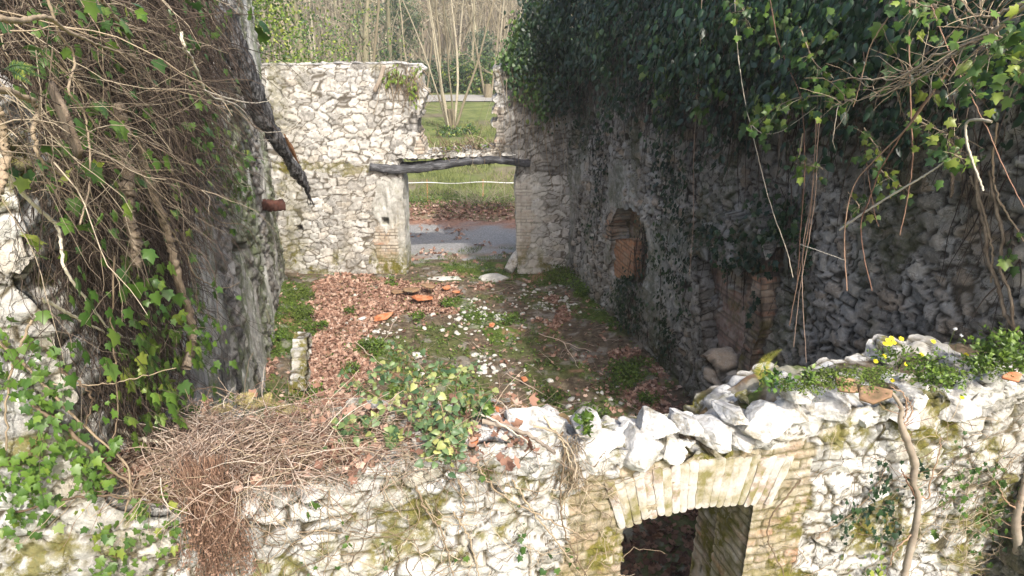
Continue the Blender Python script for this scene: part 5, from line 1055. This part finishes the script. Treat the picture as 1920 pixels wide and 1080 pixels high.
n = 1500; x = np.concatenate([np.random.uniform(170, 700, n*3//4), np.random.uniform(600, 1000, n-n*3//4)]); y = np.interp(x, [170, 430, 700, 1000], [850, 840, 815, 805])+np.random.normal(0, 28, n)
Pn = np.array([onz(a, b, 2.86+random.uniform(-.02, .06)) for a, b in zip(x, y)]); props(leaves('wall_top_leaves', DEAD, Pn, np.random.randn(n, 3)*[1, 1, .3], np.random.randn(n, 3)*.5+[0, 0, 1], np.random.uniform(.03, .075, n), M['deadleaf']), kind='stuff')
hd = thing('dead_fern', 'brown withered fern mass hanging down the face of the near wall', 'fern', FW.p(-1.45, 2.8, .1)); tb = Tubes(); Pl = []
for i in range(330):
    p = onpl(random.gauss(385, 28), random.uniform(850, 930), FW.O+FW.N*.12, FW.N); q = onpl(random.gauss(395, 30)+random.choice([0, 0, 50]), random.uniform(960, 1120), FW.O+FW.N*random.uniform(.05, .14), FW.N); Cq = curve([p, (p+q)/2+np.random.randn(3)*.02, q], 12)
    tb.add(Cq, .0022, .001, 3); k = np.random.randint(2, len(Cq), 14); Pl.append(Cq[k]+np.random.randn(14, 3)*.012)
tb.build('stalks', M['rust'], hd); Pl = np.vstack(Pl); n = len(Pl); leaves('fronds', OV, Pl, np.random.randn(n, 3)*.8+[0, 0, -1], np.random.randn(n, 3)+FW.N, np.random.uniform(.008, .02, n), M['rust'], hd)
hd2 = thing('dead_fern', 'rusty brown withered fronds lying over the wall top left of the white stones', 'fern', FW.p(-1.0, 2.85, .05)); Pl = []; tb = Tubes()
for i in range(180):
    p = onz(random.gauss(450, 45), random.gauss(835, 14), 2.93); q = onz(random.gauss(510, 50), random.gauss(888, 14), 2.84); Cq = curve([p, (p+q)/2+[0, 0, .03], q], 10); tb.add(Cq, .002, .001, 3); Pl.append(Cq[np.random.randint(0, len(Cq), 12)]+np.random.randn(12, 3)*.014)
tb.build('stalks', M['rust'], hd2); Pl = np.vstack(Pl); n = len(Pl); leaves('fronds', OV, Pl, np.random.randn(n, 3), np.random.randn(n, 3)+[0, 0, 1], np.random.uniform(.008, .02, n), M['rust'], hd2)
for lb, pts, r, z0, mm in [('dead branch lying on the wall top at the far left', [(188, 790), (250, 818), (300, 828), (330, 822)], .012, 2.98, 'palecane'), ('mossy fallen branch lying along the wall top right of the bramble', [(905, 790), (950, 800), (1000, 820), (1040, 850)], .014, 2.92, 'greybark'), ('pale peeled stick slanting across the wall top behind the bramble', [(860, 760), (930, 790), (990, 830)], .006, 2.95, 'palecane'), ('curved dry root looping over the split in the wall top', [(1000, 800), (1040, 810), (1075, 850), (1080, 900)], .006, 2.95, 'drystem')]:
    tb = Tubes(); tb.add(jitter(curve([onz(x, y, z0) for x, y in pts], 24), .003), r, r*.6, 7, knob=.2, rnd=.8); props(tb.build('fallen_branch', M[mm]), lb, 'branch')
# roots and litter in the split of the wall top
tb = Tubes()
for i in range(110):
    p = onpl(random.gauss(1075, 12), random.uniform(815, 900), FW.O+FW.N*.05, FW.N); tb.add(wander(p, np.random.randn(3)*[.4, .1, .4]+[0, 0, -1], random.uniform(.06, .22), 7, .35), .0022, .001, 3)
props(tb.build('root_tuft', M['drystem']), 'tuft of dry roots hanging in the split between the big coping stones', 'roots')
# bramble over the wall top
br = thing('bramble', 'leafy bramble with pale green heart shaped leaves trailing over the wall top', 'plant', onz(830, 840, 2.82)); tb = Tubes(); P_, T_ = [], []
BS = [[(835, 850, 2.9), (810, 780, 3.0), (770, 720, 3.0), (720, 690, 2.95)], [(835, 850, 2.9), (830, 770, 3.05), (800, 700, 3.05), (760, 660, 3.0), (735, 655, 2.9)], [(835, 845, 2.9), (850, 760, 3.0), (860, 700, 3.0), (880, 690, 2.9)], [(830, 850, 2.9), (790, 760, 3.0), (740, 700, 3.0), (690, 700, 2.9)], [(840, 850, 2.9), (838, 830, 2.95), (830, 800, 3.0), (815, 760, 3.0)],
      [(660, 830, 2.9), (655, 810, 2.95), (640, 790, 2.95), (660, 800, 3.0), (690, 820, 2.95)], [(835, 840, 2.9), (800, 800, 2.96), (790, 790, 2.9)], [(840, 840, 2.9), (880, 770, 2.97), (905, 740, 2.95)], [(830, 830, 2.92), (780, 740, 3.05), (820, 690, 3.1)], [(830, 830, 2.9), (760, 770, 3.0), (700, 740, 2.95), (650, 700, 2.9)], [(835, 830, 2.95), (845, 840, 2.95), (820, 850, 2.93)]]
for st in BS:
    Cq = curve([onz(*q) for q in st], 20); tb.add(Cq, .0035, .0015, 4); k = np.repeat(np.arange(2, len(Cq)), 4); c = Cq[k]+np.random.randn(len(k), 3)*[.045, .045, .03]; P_.append(c)
    for a, b in zip(Cq[k], c): tb.add([a, b], .0012, .0008, 3)
tb.build('stems', M['redtwig'], br); P_ = np.vstack(P_); n = len(P_)
leaves('foliage', HEART, P_, np.random.randn(n, 3)*[.8, .5, .3]+[0, -.3, -.35], np.random.randn(n, 3)*.35+[0, -.35, 1], np.random.uniform(.02, .046, n), M['bramble'], br)
def leafy(label, x, y, z, r, n, mm, size, tmpl=OV, name='plant', h=.06, grp=None, cat='plant'): p = onz(x, y, z); return bush(name, label, (p[0], p[1], p[2]+h*.5), (r, r, h), n, M[mm], size, grp, tmpl, stems=10, cat=cat, down=-.2, clump=.5, stem_m=M['weed'])
leafy('small bright sprout in the split of the wall top', 1100, 800, 2.9, .045, 40, 'weed', .035)
leafy('glossy dark leaved sprout right of the bramble', 895, 780, 2.9, .06, 44, 'ivymid', .045, IVY)
leafy('green and red leaved herb on the wall top beside the fern', 1450, 728, 3.0, .08, 70, 'ivybright', .035)
leafy('lush green clump on the wall top at the right edge', 1895, 672, 3.0, .17, 700, 'weed', .035, h=.09)
leafy('low green clump left of the lush one on the wall top', 1840, 690, 2.98, .09, 260, 'weed', .028)
leafy('feathery green herb at the foot of the yellow flowers', 1745, 712, 3.0, .13, 420, 'weed', .026, h=.07)
leafy('small grey green herb on the wall top above the tan tile', 1560, 712, 3.0, .07, 120, 'moss', .022)
leafy('green sprigs on the wall top left of the sapling', 1520, 725, 2.98, .05, 60, 'weed', .028)
leafy('weed hanging at the left end of the debris on the wall top', 690, 800, 2.9, .06, 50, 'bramble', .035, HEART)
leafy('heart leaved sprig over the debris edge', 745, 835, 2.9, .05, 34, 'bramble', .035, HEART)
n = 4200; x = np.random.uniform(1460, 1925, n); Pn = np.array([onz(a, np.interp(a, [1460, 1925], [722, 680])+random.gauss(0, 12), 2.99) for a in x]); k = fbm(Pn[:, 0]*6, Pn[:, 1]*6, Pn[:, 0]*0, 3, 960) > .5
props(leaves('wall_top_moss', OV, Pn[k], np.random.randn(k.sum(), 3)*[1, 1, .4]+[0, 0, .5], np.random.randn(k.sum(), 3)+[0, 0, 1], np.random.uniform(.008, .022, k.sum()), M['moss']), kind='stuff')
# ferns
FR = (OV[0]*[.25, 1, 1], OV[1])
def fern(name, label, fr_pts, m, wid=.07, npin=22, droop=.3):
    t = None; 
    for pts in fr_pts:
        Cq = curve(pts, 36)
        if t is None: t = thing(name, label, 'fern', Cq[0])
        tb = Tubes(); tb.add(Cq, .0028, .001, 4, rnd=.4); tb.build('stalk', m, t); V, T_, Nn, Sz = [], [], [], []
        Tn = nrmz(np.gradient(Cq, axis=0)); tot = len(Cq)
        for i in range(4, tot-1):
            f = i/tot; w_ = wid*max(.06, min(1, (f-.1)*5)*(1-max(0, f-.25)/.78)**.8)
            sd = nrmz(np.cross(Tn[i], [0.05, -1, .3])); up = np.cross(sd, Tn[i])
            for s_ in (-1, 1):
                V.append(Cq[i]); T_.append(s_*sd+Tn[i]*.35-np.array([0, 0, 1])*droop*.4); Nn.append(up); Sz.append(w_)
        leaves('frond', FR, V, T_, Nn, Sz, m, t)
    return t
RT = lambda x, y, o: onpl(x, y, FW.O-FW.N*o, FW.N)
fern('fern', 'upright yellow fern frond standing on the wall top', [[RT(1424, 722, .15), RT(1428, 700, .15), RT(1438, 675, .15), RT(1466, 655, .15)]], M['fern'], wid=.06)
fern('fern', 'fading pale fern fronds leaning out of the debris by the left wall', [[onz(485, 765, 2.85), onz(500, 750, 2.95), onz(508, 735, 3.0)], [onz(440, 770, 2.85), onz(480, 755, 2.95), onz(530, 758, 2.93)], [onz(430, 765, 2.85), onz(460, 745, 2.95), onz(480, 740, 2.97)], [onz(500, 770, 2.85), onz(540, 768, 2.93), onz(590, 775, 2.85)], [onz(440, 775, 2.85), onz(420, 765, 2.9), onz(380, 775, 2.9)]], M['fernold'], wid=.045)
fern('fern', 'green fern hanging among bare stems at the upper left', [[onpl(20, 120, LW.O+LW.N*.7, LW.N), onpl(45, 130, LW.O+LW.N*.75, LW.N), onpl(85, 148, LW.O+LW.N*.8, LW.N)], [onpl(15, 130, LW.O+LW.N*.7, LW.N), onpl(35, 140, LW.O+LW.N*.75, LW.N), onpl(60, 160, LW.O+LW.N*.8, LW.N)], [onpl(10, 130, LW.O+LW.N*.7, LW.N), onpl(30, 122, LW.O+LW.N*.75, LW.N), onpl(75, 128, LW.O+LW.N*.8, LW.N)]], M['ivymid'], wid=.016)
# yellow flowers
fl = thing('flowering_plant', 'yellow flowered ragwort on the wall top behind the sapling', 'flower', RT(1680, 715, .2)); tb = Tubes(); Cn = []
FL = [(1665, 638), (1672, 634), (1668, 645), (1660, 644), (1676, 642), (1690, 635), (1642, 677), (1658, 668), (1700, 683), (1750, 640), (1728, 665), (1766, 698), (1673, 713), (1812, 665), (1826, 700), (1804, 745)]
for x, y in FL:
    p = RT(x, y, .12 if y < 740 else -.06); b = RT(x+random.uniform(-10, 25) if x < 1740 else x-12, min(y+45, 728) if y < 740 else 760, .14); tb.add(curve([b, (p+b)/2+np.random.randn(3)*.008, p], 8), .0018, .001, 3); Cn.append(p)
tb.build('stems', M['weed'], fl)
for p in Cn:
    a = np.arange(11)*2*math.pi/11; T_ = np.stack([np.cos(a), np.sin(a)*.8-.2, np.sin(a)*.5+.1], 1); leaves('flower', OV, np.repeat([p], 11, 0), T_, np.array([0, -.6, .8]), .017, M['yellow'], fl)
Pl = np.vstack([np.array(Cn)[np.random.randint(0, 12, 260)]+np.random.randn(260, 3)*[.05, .03, .02]-[0, 0, .09]]); leaves('foliage', OV, Pl, np.random.randn(260, 3)+[0, 0, .6], np.random.randn(260, 3)+[0, -.5, .6], np.random.uniform(.012, .032, 260), M['weed'], fl)
wf = thing('flowering_plant', 'two white seed heads on thin stalks right of the yellow flowers', 'flower', RT(1790, 680, .2)); tb = Tubes()
for x, y in ((1791, 617), (1803, 629)):
    p = RT(x, y, .2); tb.add(curve([RT(x-14, 690, .2), RT(x-12, 650, .2), p], 8), .0015, .001, 3); a = np.random.randn(14, 3); leaves('seed_head', OV, np.repeat([p], 14, 0), a, np.random.randn(14, 3), .013, M['tape'], wf)
tb.build('stems', M['weed'], wf)
# saplings in front of the near wall
def sapling(label, pts, rr, offs, twigs, mm):
    Cq = pxcurve(FW, pts, offs, 60); t = thing('sapling', label, 'tree', Cq[-1]); tb = Tubes(); V0 = len(Cq); r = np.interp(np.linspace(0, 1, V0), np.linspace(0, 1, len(rr)), rr)
    tb.add(jitter(Cq, .002), 1, 1, 10, rnd=.5); V = tb.V[0].reshape(V0, 10, 3); tb.V[0] = (Cq[:, None]+(V-Cq[:, None])*(r*(1+.12*np.random.randn(V0)))[:, None, None]/np.linalg.norm(V-Cq[:, None], axis=2, keepdims=True)).reshape(-1, 3); tb.build('trunk', M[mm], t)
    tw = Tubes()
    for q in twigs: tw.add(jitter(pxcurve(FW, q, offs, 24), .003), .0065, .003, 5, knob=.3)
    for i in range(14): k = random.randint(5, V0-25); tw.add(wander(Cq[k], FW.D*random.choice([-1, 1])+np.array([0, 0, .7]), random.uniform(.08, .25), 8, .3), .003, .001, 3)
    tw.build('twigs', M['redtwig'], t)
sapling('crooked sapling with smooth grey trunk growing up the near wall, nearer the arch', [(1672, 735), (1690, 765), (1688, 790), (1702, 830), (1715, 870), (1712, 905), (1722, 935), (1716, 990), (1700, 1060), (1690, 1120), (1680, 1300)], [.008, .014, .018, .022, .024, .018, .019, .021, .022, .025, .03], .13,
        [[(1690, 790), (1700, 770), (1695, 740), (1670, 725)], [(1705, 830), (1695, 800), (1710, 770), (1700, 745)], [(1715, 925), (1740, 935), (1745, 900), (1760, 850), (1765, 820)], [(1722, 940), (1700, 900), (1690, 880)], [(1712, 1000), (1680, 1030), (1670, 1060)]], 'greybark')
sapling('second sapling trunk at the lower right edge of the near wall', [(1925, 880), (1915, 930), (1905, 980), (1910, 1040), (1900, 1120), (1890, 1300)], [.012, .02, .028, .03, .03, .035], .16, [[(1910, 960), (1880, 930), (1870, 900)], [(1905, 980), (1925, 950)]], 'greybark')
# soil and humus bedded on top of the near wall
def soil():
    us = np.linspace(-2.15, 3.7, 420); ws = np.linspace(.05, .60, 44); U, W = np.meshgrid(us, ws, indexing='ij')
    z = np.minimum(topz(U)-.035, np.interp(U, inner[:, 0], inner[:, 1])+.02+.25*sst(.4, .1, W))
    z = z+(fbm(U*3, W*3, U*0, 4, 970)-.5)*.09+(fbm(U*22, W*22, U*0, 4, 971)-.5)*.03-.12*sst(.5, .6, W)-.1*sst(.12, .05, W)
    V = FW.O+U[..., None]*FW.D-W[..., None]*FW.N; V[..., 2] = z; i, j = np.meshgrid(np.arange(419), np.arange(43), indexing='ij'); a = (i*44+j).ravel()
    n = fbm(U.ravel()*3, W.ravel()*3, U.ravel()*0, 4, 972)
    return mesh_np('soil', V.reshape(-1, 3), [np.stack([a, a+44, a+45, a+1], 1)], {'A': np.stack([sst(.5, .6, n)*.8, sst(.6, .7, n[::-1])*.5+.5*(U.ravel() < .5), sst(.45, .6, fbm(U.ravel()*8, W.ravel()*8, U.ravel()*0, 4, 973))*.7*(U.ravel() > .5)], 1)})
link('soil', soil(), M['floor'], nw)
